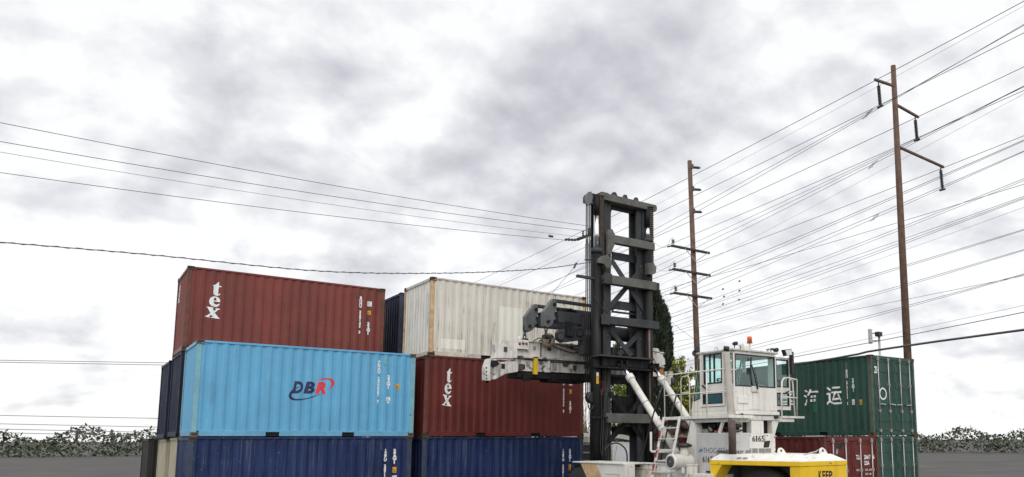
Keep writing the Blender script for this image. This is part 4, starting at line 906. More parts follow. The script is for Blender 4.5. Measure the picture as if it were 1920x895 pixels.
for za, zb_ in ((zm1, oz1-t_), (zm3, zm2)): MB().box(ox0+t_+.03, oy+.015, za+.03, ox1-t_-.03, oy+.022, zb_-.03).build('pane', CABGLASS, od)
a, b = aY(1470, 739, oy-.05), aY(1479, 734, oy-.05); MB().bar(a, b, .03, .04).build('door_handle', BLKPL, od, bev=.006)
# lamps, mirrors and beacon
def round_lamp(u, v, Y, r, name='roof_lamp', m_=BLKPL):
    p = aY(u, v, Y); l = MB().lathe(p+Vector((0, .09, 0)), (0, -1, 0), [(0, r*.4), (.03, r*.8), (.08, r), (.14, r), (.145, r*.85)], 18).build(name, m_, roof)
    MB().cyl(p+Vector((0, .03, -r*.6)), Vector((p.x, p.y+.03, cz1+.02)), .014, n=6).build('lamp_stem', BLKPL, l); return l
round_lamp(1378.5, 644.5, 13.1, .05); round_lamp(1455, 656.5, 13.1, .055); round_lamp(1390, 647.5, 13.2, .042, m_=TWHITE); round_lamp(1441, 655.5, 13.15, .026, m_=STEEL); round_lamp(1447, 655, 13.15, .03, m_=mat('green_lens', (.02, .09, .06), .3)); round_lamp(1453, 663, 13.05, .035)
p = aY(1397, 649, 13.4); MB().box(p.x-.1, 13.3, cz1+.08, p.x+.12, 13.55, cz1+.2).build('roof_box', TWHITE, roof, bev=.03)
p = aY(1405.5, 641, 13.3); bz = aY(1405.5, 642.5, 13.3).z
st = MB().cyl((p.x, 13.3, cz1+.04), (p.x, 13.3, bz-.02), .016, n=8).build('beacon_stem', TWHITE2, roof)
MB().lathe((p.x, 13.3, bz-.02), (0, 0, 1), [(0, .05), (0, .075), (.025, .075)], 18).build('beacon_base', mat('beacon_base', (.25, .07, .02), .5), roof)
MB().lathe((p.x, 13.3, bz+.006), (0, 0, 1), [(0, .062), (.1, .062), (.14, .058), (.15, .04)], 18).build('beacon', mat('amber_lens', (.55, .10, .012), .2), roof)
MB().tube([aY(1340, 659, 13.6), aY(1341, 652, 13.6), aY(1345, 652, 13.6), aY(1347, 658, 13.6)], .012, 6).build('lifting_eye', STEEL, roof)
for u_, v_, s_ in ((1306.5, 655, .075), (1303, 663, .085)):
    p = aX(u_, v_, cx0-.05); MB().lathe(p, (-.5, -.8, 0), [(-.03, s_*.5), (0, s_*.9), (.04, s_), (.05, s_*.9)], 16).build('mirror', BLKPL, cab)
p = aX(1305, 660, cx0-.02); MB().bar(p+Vector((0, 0, -.2)), p+Vector((0.02, 0, .1)), .02, .02).build('mirror_arm', BLKPL, cab)
# flood lamp on a bracket beyond the cab
p = aY(1484, 681, 13.05); q = aY(1484, 660, 13.05); fl = MB().box(p.x-.045, 13.0, p.z-.3, p.x+.045, 13.09, q.z).build('lamp_post', BLKPL, cab, bev=.006)
c = aY(1477, 661, 12.95); m = MB(); m.hexa([c+Vector((-.12, -.06, -.10)), c+Vector((.12, -.06, -.07)), c+Vector((.12, .06, -.07)), c+Vector((-.12, .06, -.1))], [c+Vector((-.15, -.02, .06)), c+Vector((.13, -.02, .10)), c+Vector((.13, .1, .10)), c+Vector((-.15, .1, .06))]); fl2 = m.build('flood_lamp', BLKPL, cab, bev=.006)
m = MB(); m.hexa([c+Vector((-.10, -.066, -.088)), c+Vector((.10, -.066, -.058)), c+Vector((.10, -.062, -.058)), c+Vector((-.10, -.062, -.088))], [c+Vector((-.125, -.033, .045)), c+Vector((.105, -.033, .08)), c+Vector((.105, -.029, .08)), c+Vector((-.125, -.029, .045))]); m.build('lens', mat('lamp_lens', (.55, .57, .58), .2), fl2)
# balcony at the far side
bx0, bx1 = cx1+.03, aY(1503, 783, 12.95).x
bal = MB().box(bx0, 12.85, 3.02, bx1, 14.2, 3.075).build('side_balcony', TWHITE2, truck, bev=.006)
MB().box(bx0, 12.9, 2.93, bx1-.35, 14.0, 3.018).build('balcony_beam', TWHITE, bal)
m = MB(); pr = [aY(u, v, 12.9) for u, v in ((1466, 780), (1466, 716), (1469, 710), (1476, 708.5), (1494, 712.5))]; m.tube(pr, .022, 8)
pr = [aY(u, v, 12.95) for u, v in ((1490.5, 781), (1486, 716), (1484, 712))]; m.tube(pr, .02, 8)
pr = [aY(u, v, 12.9) for u, v in ((1466, 744), (1495, 747))]; m.tube(pr, .02, 8); m.build('balcony_rail', TWHITE, bal)
pr = [aY(u, v, 13.9) for u, v in ((1474, 712), (1494, 713), (1494, 780))]; MB().tube(pr, .02, 8).build('balcony_rail', TWHITE, bal)
# exhaust pipe
ex = [aY(u, v, 12.72) for u, v in ((1361.5, 658), (1362, 665), (1371, 780), (1371.5, 790))]
e = MB().tube([ex[0], ex[1], ex[2], ex[3]], [.07, .085, .09, .09], 16).build('exhaust_pipe', mat('exhaust_white', (.44, .41, .37), .55, var=.12, vscale=4, streak=.5, streak_col=(.34, .29, .24), rust=.1), truck)
MB().cyl(ex[0]+Vector((-.02, -.02, -.01)), ex[0]+Vector((-.012, -.03, .10)), .07, n=16).build('exhaust_tip', BLKPL, e)
ex2 = [aY(u, v, 12.44) for u, v in ((1371.5, 788), (1373, 812), (1373.5, 852))]
MB().tube(ex2, .088, 16).build('muffler', mat('rusty_muffler', (.085, .062, .055), .7, var=.4, vscale=5, rust=.5, rust_col=(.12, .06, .04)), e)
m = MB()
for v_ in (813, 830): p = aY(1378, v_, 12.44); m.box(p.x-.06, 12.38, p.z-.02, p.x+.1, 12.5, p.z+.02)
m.build('muffler_clamp', STEEL, e)
# pedestal under the cab
px0, px1 = aY(1390, 830, 13.0).x, aY(1454, 830, 13.0).x; pzm = aY(1400, 813, 13.0).z
ped = MB().box(px0, 13.0, 1.3, px1, 13.18, pzm).build('pedestal', TWHITE, truck, bev=.012)
def pedbox(u0, u1): return aY(u0, 800, 13.0).x, aY(u1, 800, 13.0).x
for u0, u1 in ((1389.5, 1392), (1409, 1432), (1448.5, 1454)):
    a, b = pedbox(u0, u1); MB().box(a, 13.005, pzm+.002, b, 13.17, cz0-.235).build('pedestal_column', TWHITE, ped)
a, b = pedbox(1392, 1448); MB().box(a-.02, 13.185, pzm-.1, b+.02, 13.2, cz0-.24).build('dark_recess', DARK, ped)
for sgn, u0, u1 in ((-1, 1376, 1390), (1, 1454, 1462)):
    a, b = pedbox(u0, u1); z1_ = cz0-.235
    MB().prism([(a, 13.02, z1_), (b, 13.02, z1_), (b if sgn < 0 else a, 13.02, z1_-.32)], (0, .12, 0)).build('brace_bracket', TWHITE, ped)
MB().box(px0-.05, 13.03, 1.3, px0-.002, 13.9, cz0-.24).build('pedestal_wall', TWHITE, ped, bev=.006)
MB().box(aY(1378, 830, 13.0).x, 13.06, 1.3, px0-.01, 13.2, cz0-.24).build('pedestal_side', TWHITE2, ped)
def rear_text(s, u0, v1, u1, v0, Y, m_, par, bold=.006):
    a, b = aY(u0, v1, Y), aY(u1, v0, Y); place_bm(fit_bm(text_bm(s, .2, bold=bold), 0, 0, b.x-a.x, b.z-a.z), (a.x, Y-.004, a.z), (1, 0, 0), (0, 0, 1), 'lettering', m_, par)
for ch, u0, u1 in (('6', 1410.3, 1416), ('1', 1417.4, 1419.6), ('6', 1421.3, 1427), ('5', 1428, 1433.6)): rear_text(ch, u0, 828.6, u1, 817.2, 13.0, BLACK_INK, ped, bold=.004)
for k in range(5):
    v_ = 841.3+k*1.9
    for j in range(4):
        a = aY(1398+j*12.3, v_+1.1, 13.0); b = aY(1408.5+j*12.3, v_, 13.0); MB().box(a.x, 12.994, a.z, b.x, 12.9985, b.z).build('louvre', DARK, ped)
for u_, v_ in ((1392, 818), (1406, 816.5), (1438, 817), (1452, 820), (1392, 847), (1453, 847)):
    p = aY(u_, v_, 13.0); MB().lathe((p.x, 12.985, p.z), (0, 1, 0), [(0, .014), (.014, .014)], 8).build('bolt', BLKPL, ped)
# counterweight: tapered block with a chamfered white lid, wheel arches and lifting eyes
zE = 2.0; zT = 2.15; zB_ = 1.90
A = Vector((12.32, 13.12, 0)); B = Vector((12.76, 10.75, 0)); B2_ = Vector((2*TXC-12.76, 10.75, 0)); A2 = Vector((2*TXC-12.32, 13.12, 0))
def at_z(v, z): return Vector((v.x, v.y, z))
ring0 = [A, B, B2_, A2]
ins = [A+Vector((.22, -.12, 0)), B+Vector((.2, .28, 0)), B2_+Vector((-.2, .28, 0)), A2+Vector((-.22, -.12, 0))]
cwt = MB().hexa([at_z(p, zB_) for p in ring0], [at_z(p, zE) for p in ring0]).build('counterweight', TYEL, truck, bev=.01)
MB().hexa([at_z(p, zE+.002) for p in ring0], [at_z(p, zT) for p in ins]).build('lid', CWTOP, cwt, bev=.012)
Ya = 11.02
def on_side(y, s=1):
    t_ = (y-B.y)/(A.y-B.y); x = B.x+(A.x-B.x)*t_; return x if s == 1 else 2*TXC-x
blk = [(on_side(Ya)+.02, Ya, 0), (B.x+.012, B.y+.012, 0), (B2_.x-.012, B.y+.012, 0), (on_side(Ya, -1)-.02, Ya, 0)]
MB().hexa([Vector((p[0], p[1], .75)) for p in blk], [Vector((p[0], p[1], zB_-.002)) for p in blk]).build('ballast_block', TYEL, cwt, bev=.012)
for s in (1, -1):
    o = (lambda x: x) if s == 1 else (lambda x: 2*TXC-x)
    y1_, y2_ = 13.1, 12.78
    MB().prism([(o(on_side(y1_)+.012), y1_, zB_-.002), (o(on_side(y2_)+.012), y2_, zB_-.002), (o(on_side(y1_-.1)+.012), y1_-.1, zB_-.32), (o(on_side(y1_-.1)+.012), y1_-.1, .9), (o(on_side(y1_)+.012), y1_, .9)], (.35*s, 0, 0)).build('arch_skirt', TYEL, cwt)
    w = MB().lathe((o(12.72), 11.95, .93), (s, 0, 0), [(0, .5), (.02, .62), (.06, .82), (.12, .92), (.42, .92), (.48, .82), (.5, .55)], 40).build('wheel', RUBBER, truck)
    MB().lathe((o(12.71), 11.95, .93), (s, 0, 0), [(0, .1), (.03, .22), (.10, .3), (.05, .46), (.02, .52), (.05, .53)], 26).build('rim', MATS['wheel_grey'], w)
MB().box(13.25, 11.04, .8, 13.85, 13.0, 1.88).box(12.45, 13.001, .8, 14.7, 13.06, 1.88).build('arch_wall', mat('arch_grey', (.075, .08, .082), .75, var=.2), cwt)
for ch, u0, u1 in (('K', 1534.8, 1540.8), ('E', 1542.2, 1547), ('E', 1548.4, 1553.2), ('P', 1554.6, 1560.4)): rear_text(ch, u0, 900, u1, 882.8, B.y+.012, BLACK_INK, cwt, bold=.006)
Z3 = zT
for u_, flip in ((1467, 1), (1545, 1)):
    p = aZ(u_, 850.6, Z3+.01); m = MB(); y = p.y
    m.prism([(p.x-.12, y, Z3-.02), (p.x+.16, y, Z3-.02), (p.x+.06, y, Z3+.1), (p.x-.02, y, Z3+.145), (p.x-.09, y, Z3+.13), (p.x-.12, y, Z3+.06)], (0, .05, 0)); l = m.build('lifting_eye', CWTOP, cwt, bev=.006)
    MB().lathe((p.x-.04, y-.004, Z3+.075), (0, 1, 0), [(0, .03), (.003, .03)], 12).build('eye_hole', DARK, l)
for u_, v_ in ((1437, 833), (1573, 835)):
    p = aZ(u_-4, 850, Z3+.01); st = MB().bar(p+Vector((0, 0, -.02)), p+Vector((.03, 0, .1)), .03, .03).build('lamp_bracket', STEEL, cwt)
    c = aD(u_, v_, (p-EYE).dot(AF)); m = MB(); m.hexa([c+Vector((-.06, -.03, -.085)), c+Vector((.04, -.05, -.08)), c+Vector((.04, .04, -.08)), c+Vector((-.06, .05, -.085))], [c+Vector((-.03, -.05, .07)), c+Vector((.07, -.07, .08)), c+Vector((.07, .02, .08)), c+Vector((-.03, .04, .07))]); m.build('work_lamp', BLKPL, cwt, bev=.01)
q = [aZ(u, v, Z3+.06) for u, v in ((1508, 853), (1522, 849), (1530, 847), (1535, 843))]; MB().tube(q, .014, 6).build('rail_stub', TWHITE2, cwt)
m = MB()
for dx_ in (.0, .10):
    p = aX(1390+dx_*80, 862, on_side(12.4)+.1); m.box(0, 0, 0, .001, .001, .001)
m.bm.free()
q = [aX(u, v, 12.52) for u, v in ((1387, 863.5), (1404, 863.5), (1406, 860), (1391, 860))]
# worn grip strips on the lid's left slope
lid_n = (ins[0]-A+Vector((0, 0, zT-zE))); 
for t0, t1 in ((.30, .355), (.37, .425)):
    pa = A.lerp(B, t0); pb = A.lerp(B, t1); ia = ins[0].lerp(ins[1], t0); ib = ins[0].lerp(ins[1], t1)
    def lp(p, i, k): return (at_z(p, zE+.002)).lerp(at_z(i, zT), k)+Vector((-.004, 0, .004))
    bm = bmesh.new(); bm.faces.new([bm.verts.new(x-BASE[truck.name]) for x in (lp(pa, ia, .2), lp(pb, ib, .2), lp(pb, ib, .5), lp(pa, ia, .5))]); link_bm(bm, 'grip_strip', mat('grip_grey', (.25, .25, .24), .8), cwt)

# ------------------------------------------------------------------ the spreader, hanging from the arms
SPY = 19.5
spr = thing('container_spreader', 'dirty white telescopic spreader frame marked 6165, hanging on chains from the black arms', 'spreader', (12.9, 19.9, 4.4))
def SP(u, v, Y=SPY): return aY(u, v, Y)
SPW = mat('spreader_white', (.62, .60, .56), .5, var=.12, vscale=3, streak=.6, streak_col=(.30, .26, .21), streak_scale=(4, 4, 1.2), rust=.32, rust_col=(.09, .065, .05), rscale=5)
SPD = mat('spreader_dirty', (.55, .53, .49), .6, var=.25, vscale=4, streak=.75, streak_col=(.06, .05, .045), streak_scale=(6, 6, .8), rust=.55, rust_col=(.05, .04, .032), rscale=4)
xr = 16.25
x0 = SP(965, 650).x; z1, z0 = SP(968, 638).z, SP(968, 667).z
main = MB().box(x0, SPY, z0, xr, SPY+.45, z1).build('main_beam', SPW, spr, bev=.012)
MB().box(x0-.02, SPY-.05, z1-.02, xr, SPY+.48, z1+.02).build('top_flange', TWHITE2, main, bev=.005)
MB().box(x0+.3, SPY-.06, z0-.05, xr, SPY+.8, z0-.002).build('bottom_flange', SPD, main, bev=.005)
for u_ in (1013.5, 1049, 1092): p = SP(u_, 650); MB().box(p.x-.012, SPY-.04, z0, p.x+.012, SPY-.001, z1-.02).build('stiffener', mat('joint_dark', (.09, .08, .07), .8) if u_ < 1020 else SPW, main)
q = [SP(u, v) for u, v in ((928, 644.5), (946, 645), (952, 649), (957, 658), (964, 659), (964, 672), (927, 671.5), (930, 660))]
MB().prism([(p.x, SPY, p.z) for p in q], (0, .25, 0)).build('end_bracket', SPW, spr, bev=.01)
q = [SP(u, v) for u, v in ((961, 636), (968, 636), (968, 672), (961, 672))]; MB().prism([(p.x, SPY-.08, p.z) for p in q], (0, .45, 0)).build('end_plate', SPW, spr, bev=.01)
# telescopic beam below, end frames with twistlock corners
zl1, zl0 = SP(1040, 679.5).z, SP(1040, 698).z
MB().box(SP(1033, 690).x, SPY+.02, zl0, 15.5, SPY+.75, zl1).build('telescopic_beam', SPD, spr, bev=.012)
MB().box(SP(968, 690).x, SPY+.04, zl0-.02, SP(1030, 690).x, SPY+.72, zl1+.02).build('sleeve', SPD, spr, bev=.015)
p = SP(1004, 686, SPY-.03); zy1, zy0 = SP(1004, 669.5, SPY-.03).z, SP(1004, 702.5, SPY-.03).z; MB().box(p.x-.065, SPY-.06, zy0, p.x+.065, SPY+.038, zy1).build('stop_plate', mat('stop_yellow', (.62, .40, .01), .5, var=.15, rust=.15), spr, bev=.006)
p = SP(1029, 686); MB().box(p.x-.05, SPY-.03, zl0-.02, p.x+.03, SPY+.72, SP(1029, 671).z).build('collar', SPW, spr, bev=.008)
m = MB(); m.box(SP(972, 700).x, SPY+.08, SP(972, 707).z, 15.6, SPY+.7, zl0-.022); m.box(SP(1033, 700).x, SPY+.12, SP(1033, 715).z, SP(1100, 700).x, SPY+.66, SP(972, 707).z-.002); m.build('shadowed_underframe', DARK, spr)  # underside frame, its near-black colour also painting the shadow beneath the beams
q = [SP(u, v) for u, v in ((909.5, 689), (915, 673), (928, 674), (934, 680), (950, 678.5), (968, 679), (968, 698), (946, 701.5), (926, 712), (909.5, 713))]
ef = MB().prism([(p.x, SPY-.1, p.z) for p in q], (0, .32, 0)).build('end_frame', SPD, spr, bev=.015)
q = [SP(u, v, SPY-.13) for u, v in ((908.5, 690), (914, 672.5), (920, 673), (918, 692), (919, 714), (909, 714))]
MB().prism([(p.x, SPY-.16, p.z) for p in q], (0, .055, 0)).build('flipper_guide', SPW, ef, bev=.006)
for v_ in (690, 697, 704, 710): p = SP(912, v_, SPY-.17); MB().lathe((p.x, SPY-.175, p.z), (0, 1, 0), [(0, .022), (.014, .022)], 10).build('bolt', DARK, ef)
q = [SP(u, v, SPY-.11) for u, v in ((921, 676), (933, 676), (937, 683), (925, 690), (919, 686))]; MB().prism([(p.x, SPY-.112, p.z) for p in q], (0, .01, 0)).build('recess', DARK, ef)
for u_, w in ((944, 3.5), (986, 4)): p = SP(u_, 687, SPY-.12); MB().box(p.x-.06, SPY-.115 if u_ < 960 else SPY+.02, p.z-.07, p.x+.05, SPY-.08 if u_ < 960 else SPY+.04, p.z+.07).build('access_hole', DARK, ef)
MB().box(SP(909, 700).x+.05, SPY-.85, SP(909, 712).z, SP(909, 700).x+.4, SPY+1.6, SP(909, 690).z).build('end_crossbeam', SPD, spr, bev=.015) if False else None
MB().cyl((SP(916, 716).x, SPY+.1, SP(916, 713).z), (SP(916, 716).x, SPY+.1, SP(916, 718).z), .06, .03, n=12).build('twistlock', DARK, ef)
# right end seen past the mast
q = [SP(u, v) for u, v in ((1216, 655), (1224, 653), (1233, 654), (1237, 664), (1245, 673), (1246, 684), (1236, 687), (1230, 684), (1222, 668), (1216, 664))]
MB().prism([(p.x, SPY-.05, p.z) for p in q], (0, .7, 0)).build('end_bracket', SPW, spr, bev=.012)
q = [SP(u, v) for u, v in ((1226, 655), (1227.5, 651), (1231, 651), (1236, 658), (1233, 661))]; MB().prism([(p.x, SPY+.2, p.z) for p in q], (0, .08, 0)).build('lug', SPW, spr, bev=.005)
q = [SP(u, v) for u, v in ((1236, 687), (1245, 687), (1243, 706), (1237, 706))]; MB().prism([(p.x, SPY, p.z) for p in q], (0, .3, 0)).build('flipper_arm', mat('rust_orange', (.36, .16, .04), .7, var=.4, rust=.5, rust_col=(.2, .07, .02)), spr, bev=.008)
q = [SP(u, v) for u, v in ((1247, 697), (1262, 697), (1262, 722), (1247, 722))]; MB().prism([(p.x, SPY, p.z) for p in q], (0, .4, 0)).build('corner_box', SPW, spr, bev=.012)
q = [SP(u, v) for u, v in ((1218, 690), (1236, 694), (1236, 706), (1218, 706))]; MB().prism([(p.x, SPY+.05, p.z) for p in q], (0, .6, 0)).build('end_frame', SPW, spr, bev=.012)
m = MB(); m.tube([SP(1250, 706, SPY-.1), SP(1254, 695, SPY-.1), SP(1262, 692, SPY-.1), SP(1266, 700, SPY-.1)], .02, 6); m.build('hose', BLKPL, spr)
# signal lights, number, sign, small fittings
a, b = SP(969, 654.5, SPY-.06), SP(990.5, 640, SPY-.06); lb = MB().box(a.x, SPY-.11, a.z, b.x, SPY-.052, b.z).build('light_box', SPW, spr, bev=.01)
for u_, v_, mm in ((974.6, 644.5, mat('red_lens', (.30, .02, .025), .25)), (981.2, 644.3, mat('dark_green_lens', (.015, .10, .05), .25)), (987.2, 644.6, mat('red_lens', (.3, .02, .025)))):
    p = SP(u_, v_, SPY-.12); MB().lathe((p.x, SPY-.15, p.z), (0, 1, 0), [(0, .02), (.012, .036), (.039, .042)], 14).build('signal_light', mm, lb)
p = SP(1002, 653); MB().box(p.x-.05, SPY-.012, p.z-.06, p.x+.05, SPY-.002, p.z+.06).build('plate', mat('plate_grey', (.25, .25, .24), .6), main)
MARK = mat('dark_red_marker', (.15, .02, .02), .6)
a, b = SP(1087, 668), SP(1107.5, 656.5); place_bm(fit_bm(text_bm('6165', .2, bold=-.002, shear=.1), 0, 0, b.x-a.x, b.z-a.z), (a.x, SPY-.005, a.z), (1, 0, 0), (0, 0, 1), 'lettering', MARK, main)
p = SP(1015, 681.5, SPY+.02); w = .085; bm = bmesh.new(); bm.faces.new([bm.verts.new(x) for x in ((-w*1.2, 0, 0), (0, -w*.8, 0), (w*1.2, 0, 0), (0, w*.8, 0))]); place_bm(bm, (p.x, SPY+.034, p.z), (1, 0, 0), (0, 0, 1), 'warning_sign', mat('sign_grey', (.12, .12, .12), .6), spr)
for u_, v_, r in ((974.5, 633, .07), (938, 641, .04)): p = SP(u_, v_, SPY+.1); MB().lathe((p.x, SPY+.1, p.z-.08), (0, 0, 1), [(0, r), (.06, r), (.11, r*.6), (.13, r*.2)], 14).build('lamp', TWHITE2, spr)
# chains and shackle blocks
IRON = mat('black_iron', (.03, .028, .026), .5, .5, var=.3)
for (u_, v0, v1), Y in (((984, 611, 637), 20.1), ((1024, 611, 630), 19.0)):
    a, b = aY(u_, v0, Y), aY(u_, v1, Y); n = max(2, int((a.z-b.z)/.11)); m = MB(); h = (a.z-b.z)/n
    for k in range(n):
        c = Vector((a.x, Y, a.z-(k+.5)*h)); ex_, ez = (Vector((1, 0, 0)) if k % 2 == 0 else Vector((0, 1, 0))), Vector((0, 0, 1))
        m.tube([c+ex_*(.045*math.cos(t))+ez*(h*.62*math.sin(t)) for t in [j*math.pi/6 for j in range(13)]], .018, 6)
    m.build('chain', IRON, spr)
    m = MB(); m.box(a.x-.1, Y-.08, b.z-.09, a.x+.1, Y+.08, b.z+.03); m.cyl((a.x, Y-.12, b.z-.03), (a.x, Y+.12, b.z-.03), .05, n=10); m.build('shackle', IRON, spr, bev=.015)
p = aY(1028.6, 637.5, 19.25); MB().lathe((p.x, 19.15, p.z), (0, 1, 0), [(0, .11), (.02, .18), (.06, .21), (.2, .21), (.25, .16)], 10).build('hook_block', mat('rusty_white_block', (.36, .28, .23), .7, var=.45, vscale=10, rust=.35, rust_col=(.08, .04, .03), rscale=12), spr)
m = MB(); m.tube([(p.x-.3, 19.3, p.z-.05), (p.x-.1, 19.2, p.z+.02), (p.x+.1, 19.12, p.z+.1)], .02, 6); m.tube([(p.x-.05, 19.12, p.z-.12), (p.x, 19.1, p.z+.05), (p.x+.03, 19.12, p.z+.15)], .025, 6); m.build('sling', IRON, spr)

# ------------------------------------------------------------------ trees and plants
def leaf_mat(name, cols, rough=.6):
    if name in MATS: return MATS[name]
    m = bpy.data.materials.new(name); m.use_nodes = True; nt = m.node_tree; N = nt.nodes; L = nt.links; b = N['Principled BSDF']
    g = N.new('ShaderNodeNewGeometry'); r = N.new('ShaderNodeValToRGB'); L.new(g.outputs['Random Per Island'], r.inputs[0])
    r.color_ramp.elements[0].color = (*cols[0], 1); r.color_ramp.elements[1].color = (*cols[-1], 1)
    for i, c in enumerate(cols[1:-1]): e = r.color_ramp.elements.new((i+1)/(len(cols)-1)); e.color = (*c, 1)
    L.new(r.outputs[0], b.inputs['Base Color']); b.inputs['Roughness'].default_value = rough
    MATS[name] = m; return m
def leaf(bm, p, d, n_, l, w):
    d = d.normalized(); x = d.cross(n_)
    if x.length < 1e-3: x = d.orthogonal()
    x.normalize(); a = p; b = p+d*l*.5+x*w*.5; c = p+d*l; e = p+d*l*.5-x*w*.5
    bm.faces.new([bm.verts.new(q) for q in (a, b, c, e)])
def rv(r): 
    while True:
        v = Vector((r.uniform(-1, 1), r.uniform(-1, 1), r.uniform(-1, 1)))
        if .05 < v.length < 1: return v
CYP = leaf_mat('cypress_leaf', [(.006, .012, .005), (.012, .024, .009), (.020, .034, .013), (.03, .042, .018)])
BARK = mat('bark', (.10, .07, .05), .9, var=.4, vscale=6)
def cypress(label, base, h, w, seed, n=12000):
    r = random.Random(seed); t = thing('cypress_tree', label, 'tree', base)
    b = Vector(base); MB().tube([b, b+Vector((0, 0, h*.5)), b+Vector((.05, 0, h*.93))], [.22, .14, .02], 8).build('trunk', BARK, t)
    m = MB(); lobes = [(r.uniform(0, 6.28), r.uniform(.15, .97), r.uniform(.16, .34)) for _ in range(46)]
    def rad(z, a):
        q = z/h; base_r = w*.5*min(1, (1.02-q)**.62*1.25)*min(1, .55+q*2.2)
        for la, lz, lr in lobes:
            da = abs((a-la+math.pi) % (2*math.pi)-math.pi); dz = abs(q-lz)
            base_r *= 1+.34*max(0, 1-da/.7)*max(0, 1-dz/(.09))
        return base_r
    for k in range(n):
        z = h*(.02+.98*r.random()**.85); a = r.uniform(0, 6.28); R = rad(z, a)*(.55+.47*r.random()**.5)
        p = b+Vector((math.cos(a)*R, math.sin(a)*R, z))
        leaf(m.bm, p, Vector((math.cos(a)*.45, math.sin(a)*.45, 1))+rv(r)*.5, rv(r), r.uniform(.14, .34), r.uniform(.05, .10))
    for k in range(60):                                   # wisps above the outline
        z = h*r.uniform(.5, 1.0); a = r.uniform(0, 6.28); R = rad(z, a)*.98; p = b+Vector((math.cos(a)*R, math.sin(a)*R, z))
        for j in range(8): leaf(m.bm, p+Vector((0, 0, j*.05)), Vector((0, 0, 1))+rv(r)*.6, rv(r), .22, .05)
    m.build('crown', CYP, t); return t
c = aD(1236, 760, 34); cypress('tall dark cypress rising behind the black mast, its tip above the spreader', (c.x-.35, c.y, 0), aD(1232, 543, 34).z, 2.3, 3)
c = aD(1247, 760, 36); cypress('second dark cypress with a lower tip, just right of the taller one', (c.x-.1, c.y, 0), aD(1243, 575, 36).z, 1.5, 8, 8000)

def bush_tree(name, label, base, clumps, mats, n, l, seed, stems=5, group=None, cat='tree', open_=1.0):
    r = random.Random(seed); t = thing(name, label, cat, base, 0, group); b = Vector(base); m = MB()
    for k in range(stems):
        c = Vector(clumps[k % len(clumps)][0]); q = b+Vector((r.uniform(-.15, .15), r.uniform(-.15, .15), 0)); mid = q.lerp(c, .5)+Vector((r.uniform(-.2, .2), r.uniform(-.2, .2), .15))
        m.tube([q, mid, c, c+rv(r)*.25], [.06, .04, .022, .008], 6)
        for j in range(5):
            e = c+rv(r)*clumps[k % len(clumps)][1]; m.tube([c.lerp(mid, r.random()*.5), c.lerp(e, .6), e], [.014, .009, .004], 5)
    m.build('trunk', BARK, t)
    m = MB()
    tot = sum(c[1]**2 for c in clumps)
    for c, R in clumps:
        c = Vector(c)
        sub = [(c+rv(r)*R*.8, R*r.uniform(.25, .5)) for _ in range(9)]
        for k in range(int(n*R*R/tot)):
            s_, sr = r.choice(sub); p = s_+rv(r)*sr
            leaf(m.bm, p, rv(r)+Vector((0, 0, -.25)), rv(r), l*r.uniform(.6, 1.3), l*r.uniform(.3, .55))
    m.build('crown', mats, t); return t
YG = leaf_mat('yellow_green_leaf', [(.10, .14, .02), (.19, .24, .03), (.32, .34, .05), (.42, .38, .07)])
MG = leaf_mat('mid_green_leaf', [(.03, .05, .012), (.07, .11, .02), (.14, .18, .03), (.26, .27, .05)])
def cl(u, v, d, r): return (aD(u, v, d), r)
b_ = aD(1282, 800, 33); bush_tree('leafy_tree', 'loose yellow green sapling between the dark cypress and the white cab', (b_.x, b_.y, 0),
    [cl(1268, 688, 33, .35), cl(1281, 680, 33, .32), cl(1288, 700, 33.3, .4), cl(1276, 720, 33, .45), cl(1296, 735, 33, .5), cl(1285, 752, 33, .55), cl(1302, 765, 33.4, .5)], YG, 2600, .15, 11, stems=7)
b_ = aD(1285, 800, 36); bush_tree('leafy_tree', 'denser green bush low behind the grab rails, under the yellow sapling', (b_.x, b_.y, 0),
    [cl(1270, 770, 36, .7), cl(1292, 748, 36, .6), cl(1300, 780, 36, .8), cl(1268, 735, 36.4, .5), cl(1284, 765, 36, .8)], MG, 4200, .17, 12, stems=5)
b_ = aD(1165, 800, 33); bush_tree('leafy_tree', 'green tree seen through the openings of the black mast', (b_.x, b_.y, 0),
    [cl(1160, 735, 33, .6), cl(1172, 725, 33.5, .5), cl(1150, 760, 33, .6), cl(1178, 770, 33, .7), cl(1160, 800, 33, .6), cl(1158, 645, 33.5, .3), cl(1180, 805, 33, .5)], leaf_mat('bright_leaf', [(.05, .08, .015), (.13, .19, .03), (.26, .33, .05)]), 2600, .18, 13, stems=7)
# dead brush between the stacks and the mast
r = random.Random(5); b_ = aD(1102, 838, 31); t = thing('dry_brush', 'pale dry brush of bare upright twigs between the dark red stack and the mast', 'bush', (b_.x, b_.y, 0)); b = Vector((b_.x, b_.y, 0)); m = MB()
for k in range(150):
    q = b+Vector((r.uniform(-.9, .9), r.uniform(-.6, .6), 0)); hh = r.uniform(2.6, 4.7)*(1-abs(q.x-b.x)*.2)
    e = q+Vector((r.uniform(-.3, .3), r.uniform(-.2, .2), hh)); mid = q.lerp(e, .5)+Vector((r.uniform(-.1, .1), r.uniform(-.1, .1), 0)); m.tube([q, mid, e], [.018, .012, .005], 4)
    for j in range(3):
        s_ = q.lerp(e, r.uniform(.45, .9)); m.tube([s_, s_+Vector((r.uniform(-.25, .25), r.uniform(-.2, .2), r.uniform(.2, .6)))], .006, 4)
m.build('twigs', mat('dry_twig', (.27, .215, .14), .9, var=.35, vscale=3), t)

